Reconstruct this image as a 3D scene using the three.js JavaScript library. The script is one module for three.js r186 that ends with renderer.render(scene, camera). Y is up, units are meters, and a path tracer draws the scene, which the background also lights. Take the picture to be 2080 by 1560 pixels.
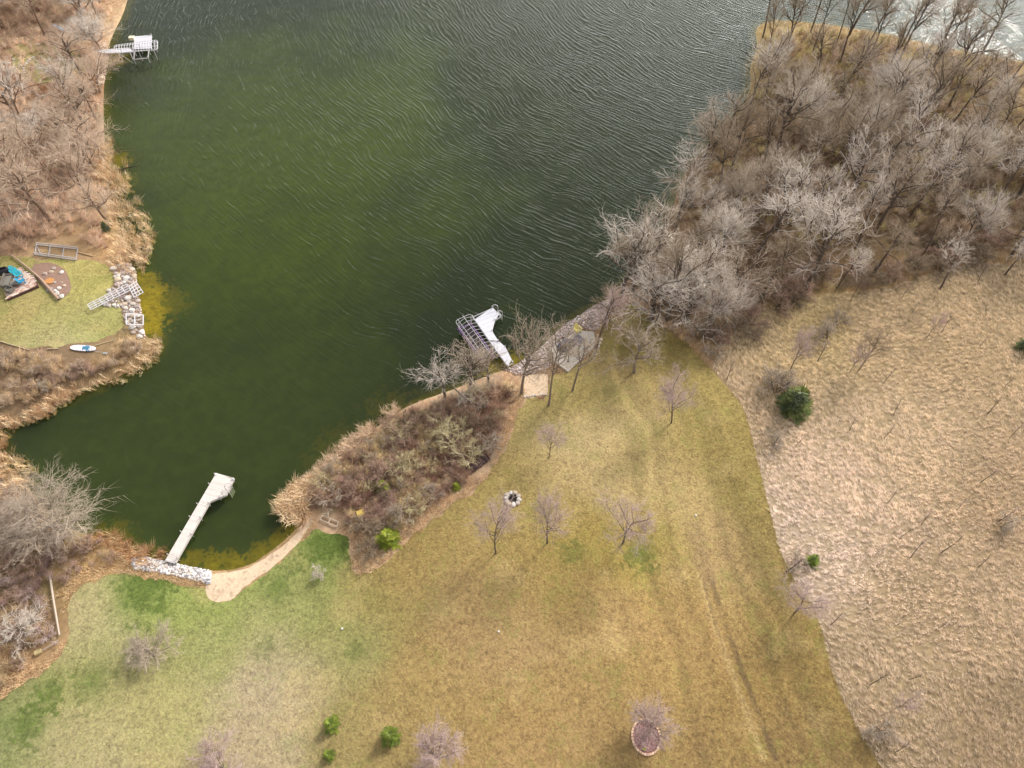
import * as THREE from 'three';
import { mergeGeometries } from 'three/addons/utils/BufferGeometryUtils.js';

// ------------------------------------------------------------------ camera, sky, sun, exposure
const W = 2080, H = 1560, CAM_H = 65, PITCH = 53.5 * Math.PI / 180, FOC = 1444;
const scene = new THREE.Scene();
const camera = new THREE.PerspectiveCamera(2 * Math.atan(H / 2 / FOC) * 180 / Math.PI, W / H, 0.5, 6000);
camera.position.set(0, CAM_H, 0);
camera.rotation.x = -PITCH;
const renderer = new THREE.WebGLRenderer();
renderer.toneMapping = THREE.LinearToneMapping;
renderer.toneMappingExposure = 2.0;
renderer.shadowMap.enabled = true;
const SUN = new THREE.Vector3(0.52, 0.64, -0.57).normalize();
const sun = new THREE.DirectionalLight(new THREE.Color(1.0, 0.94, 0.85), 1.85);
sun.position.copy(SUN).multiplyScalar(200).add(new THREE.Vector3(0, 0, -70));
sun.target.position.set(0, 0, -70);
sun.shadow.radius = 24;
sun.castShadow = true;
Object.assign(sun.shadow.camera, { left: -140, right: 140, top: 140, bottom: -140, near: 1, far: 500 });
sun.shadow.mapSize.set(4096, 4096);
scene.add(sun, sun.target);

// ------------------------------------------------------------------ random numbers and noise
function rngOf(seed) { let s = seed | 0; return () => { s = (s + 0x6d2b79f5) | 0; let t = Math.imul(s ^ (s >>> 15), 1 | s); t = (t + Math.imul(t ^ (t >>> 7), 61 | t)) ^ t; return ((t ^ (t >>> 14)) >>> 0) / 4294967296; }; }
const NT = new Float32Array(65536);
{ const r = rngOf(77); for (let i = 0; i < 65536; i++) NT[i] = r(); }
function vn(x, y) {            // value noise, 0..1
  const ix = Math.floor(x), iy = Math.floor(y); let fx = x - ix, fy = y - iy;
  fx = fx * fx * (3 - 2 * fx); fy = fy * fy * (3 - 2 * fy);
  const x0 = ix & 255, x1 = (ix + 1) & 255, y0 = (iy & 255) << 8, y1 = ((iy + 1) & 255) << 8;
  const a = NT[y0 | x0], b = NT[y0 | x1], c = NT[y1 | x0], d = NT[y1 | x1];
  return a + (b - a) * fx + (c - a + (a - b - c + d) * fx) * fy;
}
function fbm(x, y, o) { let s = 0, a = 0.5, t = 0; for (let i = 0; i < o; i++) { s += a * vn(x, y); t += a; a *= 0.5; const nx = x * 1.62 + y * 1.17 + 13.7; y = y * 1.62 - x * 1.17 + 7.3; x = nx; } return s / t; }
const clamp = (x, a, b) => Math.min(b, Math.max(a, x)), sstep = (a, b, x) => { const t = clamp((x - a) / (b - a), 0, 1); return t * t * (3 - 2 * t); }, lerp = (a, b, t) => a + (b - a) * t;

// ------------------------------------------------------------------ sky: thin bright cloud, brightest round the veiled sun
{
  const w = 512, h = 256, d = new Float32Array(w * h * 4), v = new THREE.Vector3(), SUNAZ = Math.atan2(SUN.z, SUN.x);
  for (let j = 0; j < h; j++) for (let i = 0; i < w; i++) {
    const el = ((j + 0.5) / h - 0.5) * Math.PI, az = ((i + 0.5) / w - 0.5) * 2 * Math.PI;
    v.set(Math.cos(el) * Math.cos(az), Math.sin(el), Math.cos(el) * Math.sin(az));
    const ang = Math.acos(clamp(v.dot(SUN), -1, 1)) * 180 / Math.PI;
    const q = 1 / (Math.max(v.y, 0) + 0.22), cl = fbm(v.x * q * 2.1 + 40, v.z * q * 2.1 + 40, 5);
    const cov = sstep(0.34, 0.62, cl), daz = Math.abs(Math.atan2(Math.sin(az - SUNAZ), Math.cos(az - SUNAZ))) * 57.3, bank = 3.2 * Math.exp(-((daz / 34) ** 2)) * Math.exp(-(((el * 57.3 - 18) / 15) ** 2)) * (0.8 + 0.4 * cl), glow = bank + 3.0 * Math.exp(-ang / 8) + 0.15 * Math.exp(-ang / 40), low = lerp(1.5, 0.6, sstep(0.0, 0.7, v.y));
    const k = (j * w + i) * 4, up = sstep(-0.08, 0.02, v.y);
    d[k] = lerp(0.15, low * lerp(0.36, 0.68, cov) + glow, up);
    d[k + 1] = lerp(0.14, low * lerp(0.40, 0.68, cov) + glow * 0.98, up);
    d[k + 2] = lerp(0.12, low * lerp(0.46, 0.68, cov) + glow * 0.95, up);
    d[k + 3] = 1;
  }
  const t = new THREE.DataTexture(d, w, h, THREE.RGBAFormat, THREE.FloatType);
  t.mapping = THREE.EquirectangularReflectionMapping; t.magFilter = THREE.LinearFilter; t.needsUpdate = true;
  scene.background = t; scene.environment = t;
}

// ------------------------------------------------------------------ pixel of the photograph -> place on the ground
const cp = Math.cos(PITCH), sp = Math.sin(PITCH);
function ray(px, py) { const x = px - W / 2, y = H / 2 - py; return [x, y * cp - FOC * sp, -y * sp - FOC * cp]; }
function plane(px, py, y = 0) { const d = ray(px, py), t = (y - CAM_H) / d[1]; return [d[0] * t, d[2] * t]; }

function polySD(poly) {         // signed distance to a closed outline, negative inside
  const n = poly.length;
  return (x, z) => {
    let best = 1e18, inside = false;
    for (let i = 0, j = n - 1; i < n; j = i++) {
      const ax = poly[i][0], az = poly[i][1], bx = poly[j][0], bz = poly[j][1];
      const ex = bx - ax, ez = bz - az, wx = x - ax, wz = z - az, t = clamp((wx * ex + wz * ez) / (ex * ex + ez * ez || 1e-9), 0, 1);
      const dx = wx - ex * t, dz = wz - ez * t, dd = dx * dx + dz * dz;
      if (dd < best) best = dd;
      if ((az > z) !== (bz > z) && x < ex * (z - az) / (bz - az) + ax) inside = !inside;
    }
    return (inside ? -1 : 1) * Math.sqrt(best);
  };
}
function smoothPoly(pts, it = 2) { for (let k = 0; k < it; k++) { const o = []; for (let i = 0; i < pts.length; i++) { const a = pts[i], b = pts[(i + 1) % pts.length]; o.push([a[0] * 0.75 + b[0] * 0.25, a[1] * 0.75 + b[1] * 0.25], [a[0] * 0.25 + b[0] * 0.75, a[1] * 0.25 + b[1] * 0.75]); } pts = o; } return pts; }

const lakePx = [[262, -10], [250, 30], [228, 72], [216, 110], [212, 160], [210, 220], [213, 290], [214, 340], [222, 390], [238, 445], [254, 500], [268, 540], [279, 570], [284, 610], [291, 650], [294, 685], [322, 690], [312, 722], [272, 752], [215, 775], [150, 795], [105, 825], [50, 842], [12, 860], [-8, 900], [-6, 935], [40, 962], [70, 1010], [120, 1062], [175, 1088], [250, 1106], [300, 1130], [340, 1144], [385, 1152], [432, 1160], [475, 1157], [512, 1146], [556, 1116], [598, 1080], [612, 1058], [598, 1042], [606, 1000], [645, 962], [702, 915], [760, 872], [805, 838], [850, 815], [905, 797], [960, 775], [1005, 757], [1040, 746], [1066, 732], [1092, 712], [1120, 688], [1150, 660], [1186, 638], [1216, 618], [1244, 600], [1285, 560], [1320, 510], [1350, 465], [1366, 425], [1378, 380], [1400, 335], [1440, 290], [1478, 250], [1512, 212], [1526, 170], [1522, 135], [1540, 95], [1532, 58], [1560, 42], [1620, 44], [1710, 54], [1800, 70], [1880, 88], [1970, 108], [2090, 128], [2300, 150], [2700, 60], [2700, -700], [-500, -700], [330, -120]];
const lakePoly = smoothPoly(lakePx.map(([x, y]) => plane(x, y, 0)), 1);
const lakeRaw = polySD(lakePoly);
// raster of the distance to the shore
const RX0 = -130, RZ0 = -190, RS = 0.5, RW = 521, RH = 421, RD = new Float32Array(RW * RH);
for (let j = 0; j < RH; j++) for (let i = 0; i < RW; i++) RD[j * RW + i] = lakeRaw(RX0 + i * RS, RZ0 + j * RS);
function lakeSD(x, z) {
  const u = (x - RX0) / RS, v = (z - RZ0) / RS;
  if (u < 0 || v < 0 || u >= RW - 1 || v >= RH - 1) return lakeRaw(x, z);
  const i = Math.floor(u), j = Math.floor(v), f = u - i, g = v - j, k = j * RW + i;
  return lerp(lerp(RD[k], RD[k + 1], f), lerp(RD[k + RW], RD[k + RW + 1], f), g);
}
function groundY(x, z) {
  const d = lakeSD(x, z);
  if (d <= 0) return -0.02 - 0.22 * Math.min(-d, 2.5) - 0.6 * (1 - Math.exp(Math.min(0, d + 2.5) / 9));
  const far = sstep(220, 140, Math.hypot(x, z + 60));
  return 0.25 * sstep(0, 0.9, d) + far * (0.75 * (1 - Math.exp(-d / 9)) + 0.10 * (vn(x * 0.11 + 3, z * 0.11) - 0.5) * sstep(1, 6, d));
}
function G(px, py, up = 0) {    // the ground (plus a height) seen at a pixel
  let y = 0.5, p;
  for (let k = 0; k < 6; k++) { p = plane(px, py, y + up); y = Math.max(0, groundY(p[0], p[1])); }
  return new THREE.Vector3(p[0], y, p[1]);
}
function heightTo(base, px, py) {       // how tall a thing on `base` is when its top shows at a pixel
  const d = ray(px, py), c = [base.x, base.z];
  const t = (c[0] * d[0] + c[1] * d[2]) / (d[0] * d[0] + d[2] * d[2]);
  return CAM_H + d[1] * t - base.y;
}
const zone = (px, it = 1) => smoothPoly(px.map(([x, y]) => { const g = G(x, y); return [g.x, g.z]; }), it);
const inPoly = (sd) => (x, z) => sd(x, z) < 0;

let meadowRaw = () => 9;
const meadowEdge = [[1450, 757], [1482, 790], [1511, 830], [1526, 880], [1545, 960], [1561, 1020], [1576, 1090], [1602, 1160], [1641, 1210], [1666, 1260], [1681, 1330], [1701, 1400], [1741, 1480], [1790, 1556], [1910, 1750]];
const lawnPoly = zone([[428, 1222], [458, 1222], [492, 1198], [562, 1147], [612, 1101], [634, 1075], [660, 1080], [700, 1085], [716, 1108], [711, 1145], [724, 1172], [762, 1160], [802, 1120], [862, 1070], [930, 1020], [982, 978], [1020, 922], [1040, 872], [1058, 818], [1072, 808], [1110, 808], [1116, 762], [1154, 760], [1207, 710], [1216, 680], [1240, 642], [1264, 618], [1305, 622], [1325, 655], [1375, 680], [1420, 720], ...meadowEdge, [-250, 1780], [-250, 1560], [0, 1422], [42, 1392], [92, 1368], [128, 1322], [136, 1290], [132, 1240], [150, 1200], [200, 1172], [258, 1166], [300, 1174], [360, 1184], [415, 1196]]);
const lawnSD1 = polySD(lawnPoly);
const islandSD = polySD(zone([[-250, 515], [40, 520], [80, 528], [150, 528], [212, 536], [234, 560], [226, 592], [248, 612], [252, 640], [247, 672], [200, 692], [150, 702], [60, 706], [0, 692], [-250, 700]]));
const glade = polySD(zone([[18, 92], [60, 86], [120, 95], [172, 104], [176, 150], [110, 168], [60, 172], [24, 142]]));
const ragged = (x, z) => 0.7 * (vn(x * 0.9 + 3, z * 0.9) - 0.5) + 0.35 * (vn(x * 2.3, z * 2.3 + 8) - 0.5), lawnSD = (x, z) => Math.min(lawnSD1(x, z), islandSD(x, z), glade(x, z)) + ragged(x, z) * sstep(0.5, -1.5, meadowRaw(x, z) * -1);
const meadowPoly = zone([...meadowEdge, [2700, 1750], [2700, 560], [2090, 538], [1960, 538], [1860, 566], [1800, 588], [1700, 598], [1600, 610], [1530, 640], [1480, 690], [1442, 742]]);
const meadowSD = polySD(meadowPoly); meadowRaw = meadowSD;
const pathSD1 = polySD(zone([[431, 1163], [470, 1162], [512, 1152], [557, 1122], [600, 1086], [618, 1056], [634, 1050], [636, 1064], [613, 1097], [564, 1143], [498, 1188], [480, 1212], [455, 1222], [424, 1217], [418, 1192]]));
const padSD = polySD(zone([[1060, 765], [1084, 761], [1112, 756], [1114, 780], [1115, 802], [1092, 805], [1067, 809], [1064, 786]], 1));
const pathSD = (x, z) => Math.min(pathSD1(x, z), padSD(x, z)) + 0.45 * ragged(x + 40, z);
const brushPoly = zone([[640, 1062], [600, 1000], [645, 965], [702, 920], [760, 878], [805, 845], [850, 822], [905, 804], [960, 785], [1005, 770], [1050, 765], [1060, 810], [1036, 868], [1015, 918], [975, 972], [925, 1014], [858, 1062], [798, 1112], [760, 1150], [728, 1160], [714, 1140], [712, 1105], [690, 1078]]);
const brushSD = polySD(brushPoly);
const woodPoly = zone([[1250, 590], [1290, 556], [1330, 500], [1366, 425], [1385, 372], [1445, 292], [1512, 220], [1535, 120], [1540, 62], [1700, 62], [1880, 95], [2090, 135], [2300, 160], [2300, 540], [2090, 532], [1960, 532], [1860, 560], [1800, 580], [1700, 592], [1600, 602], [1520, 632], [1470, 690], [1430, 715], [1380, 676], [1325, 650], [1300, 612]]);
const woodSD = polySD(woodPoly);
const leftWoodPoly = zone([[-250, -120], [250, -20], [226, 72], [212, 130], [208, 220], [210, 330], [220, 400], [245, 480], [230, 525], [80, 522], [-250, 508]]);
const leftWoodSD = polySD(leftWoodPoly);
const capeSD = polySD(zone([[-250, 712], [0, 700], [60, 712], [150, 708], [200, 700], [250, 680], [300, 690], [312, 718], [270, 748], [215, 770], [150, 790], [100, 822], [20, 852], [-250, 900]]));
const southSD = polySD(zone([[-250, 930], [-6, 945], [60, 1000], [120, 1070], [180, 1095], [250, 1112], [268, 1150], [200, 1168], [150, 1196], [128, 1240], [133, 1290], [124, 1322], [90, 1364], [40, 1388], [0, 1418], [-250, 1540]]));

// ------------------------------------------------------------------ colours
const lin = (c) => { c /= 255; return c <= 0.04045 ? c / 12.92 : Math.pow((c + 0.055) / 1.055, 2.4); };
const ALB = 0.80;               // a sunlit colour of the photograph -> the matter's own base colour
const col = (r, g, b, k = ALB) => [lin(r) * k, lin(g) * k, lin(b) * k];
const C3 = (r, g, b, k = ALB) => new THREE.Color().setRGB(...col(r, g, b, k));
const SR = new Uint8Array(4097);
for (let i = 0; i <= 4096; i++) { const c = i / 4096; SR[i] = Math.round(255 * (c <= 0.0031308 ? c * 12.92 : 1.055 * Math.pow(c, 1 / 2.4) - 0.055)); }
const toS = (c) => SR[c <= 0 ? 0 : c >= 1 ? 4096 : (c * 4096) | 0];
function field(list) {          // colours of the turf and soil, spread between places where they were read
  const pts = list.map(([px, py, r, g, b]) => { const p = G(px, py); return [p.x, p.z, ...col(r, g, b)]; });
  const nx = 96, o = { x0: -110, z0: -150, sx: 220 / nx, sz: 165 / nx }, A = new Float32Array((nx + 1) * (nx + 1) * 3);
  for (let j = 0; j <= nx; j++) for (let i = 0; i <= nx; i++) {
    const x = o.x0 + i * o.sx, z = o.z0 + j * o.sz; let s = 0, R = 0, Gc = 0, B = 0;
    for (const p of pts) { const d2 = (x - p[0]) ** 2 + (z - p[1]) ** 2, w = 1 / (d2 * d2 + 60); s += w; R += w * p[2]; Gc += w * p[3]; B += w * p[4]; }
    const k = (j * (nx + 1) + i) * 3; A[k] = R / s; A[k + 1] = Gc / s; A[k + 2] = B / s;
  }
  const out = [0, 0, 0];
  return (x, z) => {
    const u = clamp((x - o.x0) / o.sx, 0, nx - 0.001), v = clamp((z - o.z0) / o.sz, 0, nx - 0.001), i = u | 0, j = v | 0, f = u - i, g = v - j, k = (j * (nx + 1) + i) * 3, r = (nx + 1) * 3;
    for (let c = 0; c < 3; c++) out[c] = lerp(lerp(A[k + c], A[k + 3 + c], f), lerp(A[k + r + c], A[k + r + 3 + c], f), g);
    return out;
  };
}
const turf = field([[300, 1195, 122, 132, 52], [400, 1235, 138, 142, 60], [480, 1290, 150, 142, 74], [200, 1290, 168, 152, 92], [180, 1215, 178, 156, 96], [60, 1450, 122, 124, 62], [300, 1450, 168, 152, 84], [150, 1530, 170, 150, 92], [540, 1380, 182, 156, 108], [560, 1450, 176, 152, 100], [480, 1540, 172, 148, 98], [620, 1240, 142, 138, 66], [650, 1330, 144, 132, 66], [680, 1110, 112, 122, 46], [760, 1210, 142, 124, 58], [850, 1140, 152, 122, 60], [1000, 1230, 166, 132, 72], [1010, 1330, 170, 134, 78], [1200, 1180, 166, 132, 64], [1180, 1110, 150, 124, 52], [1300, 1140, 146, 122, 50], [1050, 1420, 158, 124, 62], [820, 1440, 158, 128, 66], [720, 1500, 150, 126, 66], [900, 1350, 160, 128, 66], [1300, 1350, 160, 126, 64], [1480, 1430, 142, 110, 52], [1600, 1500, 134, 104, 52], [1380, 1300, 162, 126, 66], [1450, 1100, 172, 138, 80], [1350, 1000, 176, 146, 82], [1240, 950, 182, 152, 88], [1180, 880, 188, 158, 96], [1250, 770, 172, 142, 78], [1300, 690, 146, 122, 56], [1250, 650, 150, 126, 58], [1150, 820, 160, 136, 66], [1420, 830, 160, 134, 66], [1480, 900, 152, 126, 60], [1500, 1000, 140, 116, 52], [1540, 1120, 138, 112, 52], [1640, 1330, 142, 112, 52], [1000, 1040, 160, 132, 66], [1080, 1160, 154, 124, 60], [1250, 1250, 172, 136, 76], [1100, 1530, 164, 128, 70], [1350, 1530, 148, 116, 60], [100, 650, 166, 150, 76], [200, 565, 168, 152, 72], [40, 640, 152, 134, 66], [230, 640, 160, 148, 74], [100, 690, 170, 154, 92], [100, 130, 172, 140, 72], [140, 1380, 150, 138, 70]]);
const wild = field([[1550, 700, 196, 162, 112], [1480, 790, 190, 156, 112], [1800, 680, 192, 158, 112], [1650, 660, 190, 158, 104], [1700, 1000, 206, 172, 132], [1850, 900, 200, 166, 122], [1640, 1100, 206, 174, 138], [1900, 1250, 190, 156, 114], [2020, 1500, 168, 136, 96], [2040, 1000, 184, 150, 108], [2040, 650, 190, 156, 110], [1800, 1400, 186, 154, 112], [1750, 1480, 176, 144, 104],
  [1700, 300, 112, 90, 62], [1850, 250, 118, 94, 64], [1600, 450, 114, 90, 62], [1900, 450, 110, 87, 62], [1560, 560, 104, 78, 56], [1400, 600, 128, 100, 74], [1580, 80, 180, 154, 104], [1750, 75, 186, 160, 118], [2050, 160, 190, 164, 116], [1700, 130, 140, 116, 66], [1540, 300, 118, 94, 62],
  [100, 300, 168, 142, 118], [180, 430, 192, 164, 132], [60, 430, 160, 132, 114], [150, 50, 182, 156, 128], [30, 200, 166, 138, 112], [215, 40, 206, 174, 136], [222, 470, 198, 160, 112], [60, 170, 178, 126, 80], [150, 490, 186, 152, 112],
  [850, 950, 146, 118, 94], [760, 1000, 150, 122, 98], [960, 850, 132, 104, 84], [700, 950, 176, 142, 102], [920, 1010, 186, 148, 116], [780, 1140, 178, 142, 108], [800, 1060, 150, 122, 102], [690, 1060, 186, 154, 104], [1035, 860, 150, 118, 92],
  [100, 740, 142, 116, 88], [250, 720, 158, 130, 92], [60, 1250, 106, 84, 70], [100, 1130, 152, 126, 84], [220, 1120, 186, 152, 104], [30, 1020, 160, 130, 92], [30, 1370, 178, 144, 106], [130, 1190, 190, 158, 102], [110, 1340, 180, 146, 106]]);

function tex(w, h, fn, srgb = true) {
  const d = new Uint8Array(w * h * 4);
  for (let j = 0, k = 0; j < h; j++) for (let i = 0; i < w; i++, k += 4) { const c = fn((i + 0.5) / w, (j + 0.5) / h); d[k] = toS(c[0]); d[k + 1] = toS(c[1]); d[k + 2] = toS(c[2]); d[k + 3] = 255; }
  const t = new THREE.DataTexture(d, w, h, THREE.RGBAFormat);
  if (srgb) t.colorSpace = THREE.SRGBColorSpace;
  t.wrapS = t.wrapT = THREE.MirroredRepeatWrapping; t.magFilter = THREE.LinearFilter; t.minFilter = THREE.LinearMipmapLinearFilter; t.generateMipmaps = true; t.needsUpdate = true;
  return t;
}
function ftex(w, h, fn) {
  const d = new Float32Array(w * h * 4);
  for (let j = 0, k = 0; j < h; j++) for (let i = 0; i < w; i++, k += 4) { d[k] = d[k + 1] = d[k + 2] = fn((i + 0.5) / w, (j + 0.5) / h); d[k + 3] = 1; }
  const t = new THREE.DataTexture(d, w, h, THREE.RGBAFormat, THREE.FloatType);
  t.wrapS = t.wrapT = THREE.MirroredRepeatWrapping; t.magFilter = THREE.LinearFilter; t.needsUpdate = true;
  return t;
}

// ------------------------------------------------------------------ the ground: one sheet, cut along the outlines of lake, path, lawn and meadow
const rects = { lawn: [-75, -85, 50, 5], meadow: [10, -95, 110, 5], ground: [-105, -150, 105, 10], bed: [-105, -150, 105, -15], path: [-42, -65, 12, -15] };
function spread(a, b, s, far) { const o = []; for (let x = a; x <= b + 1e-6; x += s) o.push(x); let st = s * 2, x = b; while (x < far) { x += st; st *= 1.7; o.push(x); } st = s * 2; x = a; const l = []; while (x > -far) { x -= st; st *= 1.7; l.unshift(x); } return [...l, ...o]; }
const SHEETS = { bed: [], path: [], lawn: [], meadow: [], ground: [] };
{
  const xs = spread(-112, 112, 0.5, 3000), zs = spread(-158, 8, 0.5, 3000), nx = xs.length, nz = zs.length;
  const order = [['bed', lakeSD], ['path', pathSD], ['lawn', lawnSD], ['meadow', meadowSD]];
  const F = order.map(([, f]) => { const a = new Float32Array(nx * nz); for (let j = 0; j < nz; j++) for (let i = 0; i < nx; i++) a[j * nx + i] = f(xs[i], zs[j]); return a; });
  const vert = (i, j) => { const k = j * nx + i; return [xs[i], zs[j], F[0][k], F[1][k], F[2][k], F[3][k]]; };
  const cut = (t, q) => {       // triangle t along value q -> [inside, outside]
    const A = [], B = [];
    for (let e = 0; e < t.length; e++) {
      const a = t[e], b = t[(e + 1) % t.length], fa = a[q], fb = b[q];
      (fa < 0 ? A : B).push(a);
      if ((fa < 0) !== (fb < 0)) { const s = fa / (fa - fb), m = a.map((v, k) => v + (b[k] - v) * s); m[q] = 0; A.push(m); B.push(m); }
    }
    return [A, B];
  };
  for (let j = 0; j < nz - 1; j++) for (let i = 0; i < nx - 1; i++) {
    const a = vert(i, j), b = vert(i, j + 1), c = vert(i + 1, j + 1), d = vert(i + 1, j);
    for (const t of [[a, b, c], [a, c, d]]) {
      let rest = t;
      for (let q = 0; q < 4 && rest.length; q++) { const [A, B] = cut(rest, q + 2); if (A.length > 2) SHEETS[order[q][0]].push(A); rest = B; }
      if (rest.length > 2) SHEETS.ground.push(rest);
    }
  }
}
function sheetGeometry(polys, [x0, z0, x1, z1]) {
  const P = [], U = [], I = [], map = new Map();
  const id = (v) => { const key = Math.round(v[0] * 500) + '_' + Math.round(v[1] * 500); let k = map.get(key); if (k === undefined) { k = P.length / 3; map.set(key, k); P.push(v[0], groundY(v[0], v[1]), v[1]); U.push((v[0] - x0) / (x1 - x0), (v[1] - z0) / (z1 - z0)); } return k; };
  for (const p of polys) { const k = p.map(id); for (let i = 1; i < k.length - 1; i++) if (k[0] !== k[i] && k[i] !== k[i + 1] && k[0] !== k[i + 1]) I.push(k[0], k[i], k[i + 1]); }
  const g = new THREE.BufferGeometry();
  g.setAttribute('position', new THREE.Float32BufferAttribute(P, 3)); g.setAttribute('uv', new THREE.Float32BufferAttribute(U, 2)); g.setIndex(I); g.computeVertexNormals();
  return g;
}
function structure(name, geo, mat) { const m = new THREE.Mesh(geo, mat); m.name = name; m.userData.kind = 'structure'; scene.add(m); return m; }
const std = (o) => new THREE.MeshStandardMaterial({ roughness: 0.9, metalness: 0, ...o });
const uvOf = (r, fn) => (u, v) => fn(r[0] + u * (r[2] - r[0]), r[1] + v * (r[3] - r[1]));

// ruts, mowing stripes and worn places on the turf, as lines through places
function lineSD(px) { const p = px.map(([x, y]) => { const g = G(x, y); return [g.x, g.z]; }); return (x, z) => { let b = 1e9; for (let i = 0; i < p.length - 1; i++) { const ex = p[i + 1][0] - p[i][0], ez = p[i + 1][1] - p[i][1], wx = x - p[i][0], wz = z - p[i][1], t = clamp((wx * ex + wz * ez) / (ex * ex + ez * ez), 0, 1); b = Math.min(b, Math.hypot(wx - ex * t, wz - ez * t)); } return b; }; }
const rut1 = lineSD([[1442, 1170], [1462, 1235], [1485, 1300], [1510, 1370], [1540, 1450], [1575, 1540]]);
const rut2 = lineSD([[1428, 1180], [1448, 1250], [1470, 1320]]);
const wear = lineSD([[1415, 1070], [1425, 1130], [1440, 1180]]);
const lush = [[100, 1410, 2.0, 1.2], [185, 1385, 2.6, 0.9], [60, 1470, 2.5, 1.3], [300, 1190, 4, 1.6], [680, 1100, 2.4, 1.4], [640, 1120, 2.0, 1.2], [560, 1190, 2.5, 1.0], [1300, 1128, 2.4, 1.0], [1165, 1125, 2, 0.8], [540, 1320, 1.6, 0.6], [720, 1320, 1.5, 0.7]].map(([x, y, r, k]) => { const p = G(x, y); return [p.x, p.z, r, k]; });
const FRINGE = col(206, 172, 138), GREEN = col(92, 112, 40), DRY = col(206, 178, 124), SOIL = col(150, 122, 92);
{
  const r = rects.lawn, o = [0, 0, 0];
  const t = tex(2048, 1536, uvOf(r, (x, z) => {
    const wx = x + 1.6 * (vn(x * 0.4, z * 0.4) - 0.5), wz = z + 1.6 * (vn(x * 0.4 + 50, z * 0.4) - 0.5), b = turf(wx + 2.4 * (vn(x * 0.16 + 9, z * 0.16) - 0.5) * 2, wz);
    const n1 = fbm(x * 0.55, z * 0.55, 4), n2 = fbm(x * 2.6 + 20, z * 2.6, 3), n3 = fbm(x * 6.5, z * 6.5 + 9, 2), n4 = NT[(((x * 31) & 255) << 8) | ((z * 31) & 255)];
    let k = 0.30 + 0.30 * n1 + 0.55 * n2 + 0.66 * n3 + 0.34 * (n4 - 0.5);
    o[0] = b[0] * k * 1.06; o[1] = b[1] * k * 1.16; o[2] = b[2] * k * 1.68;
    let g = sstep(0.50, 0.72, n1 * 0.55 + n2 * 0.45) * 0.34 + sstep(0.60, 0.8, n3) * 0.22;      // green shoots among the straw
    for (const q of lush) { const d = Math.hypot(x - q[0], (z - q[1])) / q[2] + 1.3 * (n2 - 0.5) + 0.7 * (n1 - 0.5); if (d < 1) g += q[3] * 0.55 * sstep(1, 0.25, d); }
    const s = sstep(0.56, 0.78, fbm(x * 0.32 + 70, z * 0.32, 4)) * 0.35 + sstep(0.62, 0.85, n3) * 0.25;
    for (let c = 0; c < 3; c++) { o[c] = lerp(o[c], DRY[c] * k, clamp(s * 0.7, 0, 0.6)); o[c] = lerp(o[c], GREEN[c] * (0.6 + 0.7 * n3), clamp(g, 0, 0.85)); }
    if (x > 5) {
      const ms = meadowSD(x, z), stripe = vn(ms * 1.15 + 0.4 * n1, (z - x * 0.3) * 0.035); const st = (stripe - 0.5) * 0.42 * sstep(5, 14, x); for (let c = 0; c < 3; c++) o[c] *= 1 + st;
      const q = sstep(0.42, 0.12, rut1(x, z) + 0.28 * (n2 - 0.5)) * 0.6 * sstep(0.36, 0.55, n1 * 0.6 + n2 * 0.5) + sstep(0.22, 0.08, rut2(x, z) + 0.2 * (n2 - 0.5)) * 0.35;
      const w = sstep(1.1, 0.2, wear(x, z) + 1.0 * (n2 - 0.5)) * 0.45, pl = sstep(0.5, 0.1, Math.abs(rut1(x + 0.95, z) + 0.5 * (n2 - 0.5))) * 0.35; for (let c = 0; c < 3; c++) o[c] = lerp(o[c], DRY[c] * k, pl);
      for (let c = 0; c < 3; c++) { o[c] = lerp(o[c], SOIL[c] * 0.36, q); o[c] = lerp(o[c], SOIL[c] * (0.75 + 0.5 * n3), w); }
    }
    return o;
  }));
  const bump = ftex(1024, 1024, (u, v) => 0.6 * fbm(u * 90, v * 90, 3) + 0.4 * NT[(((u * 1024) & 255) << 8) | ((v * 1024) & 255)]);
  bump.repeat.set(9, 6.5);
  structure('lawn', sheetGeometry(SHEETS.lawn, r), std({ map: t, bumpMap: bump, bumpScale: 0.10, roughness: 1 }));
  const rm = rects.meadow;
  const tm = tex(1536, 1536, uvOf(rm, (x, z) => {
    const b = wild(x, z), n1 = fbm(x * 0.5, z * 0.5, 4), n2 = fbm((x * 0.6 + z * 0.8) * 3.2, (z * 0.6 - x * 0.8) * 1.5, 3), n3 = fbm(x * 7, z * 7, 2), k = 0.30 + 0.25 * n1 + 0.5 * n2 + 0.35 * n3;
    for (let c = 0; c < 3; c++) o[c] = b[c] * k * (0.72 + 0.07 * c);
    return o;
  }));
  structure('meadow_ground', sheetGeometry(SHEETS.meadow, rm), std({ map: tm, roughness: 1 }));
  const rg = rects.ground;
  const tg = tex(2048, 1536, uvOf(rg, (x, z) => {
    const b = wild(x + 2 * (vn(x * 0.5, z * 0.5) - 0.5), z), n1 = fbm(x * 0.6, z * 0.6, 4), n2 = fbm(x * 3, z * 3, 3), n3 = fbm(x * 8, z * 8, 2), k = 0.40 + 0.4 * n1 + 0.4 * n2 + 0.25 * n3;
    const fr = sstep(-2.4, -1.0, brushSD(x, z) + 1.2 * (n1 - 0.5)) * sstep(2.0, 0.5, brushSD(x, z));
    for (let c = 0; c < 3; c++) o[c] = lerp(b[c], FRINGE[c], fr) * k * 0.86;
    const moss = sstep(0.58, 0.72, fbm(x * 0.3 + 31, z * 0.3, 3)) * 0.22; o[0] = lerp(o[0], o[1] * 0.95, moss);
    return o;
  }));
  structure('ground', sheetGeometry(SHEETS.ground, rg), std({ map: tg, roughness: 1 }));
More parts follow.
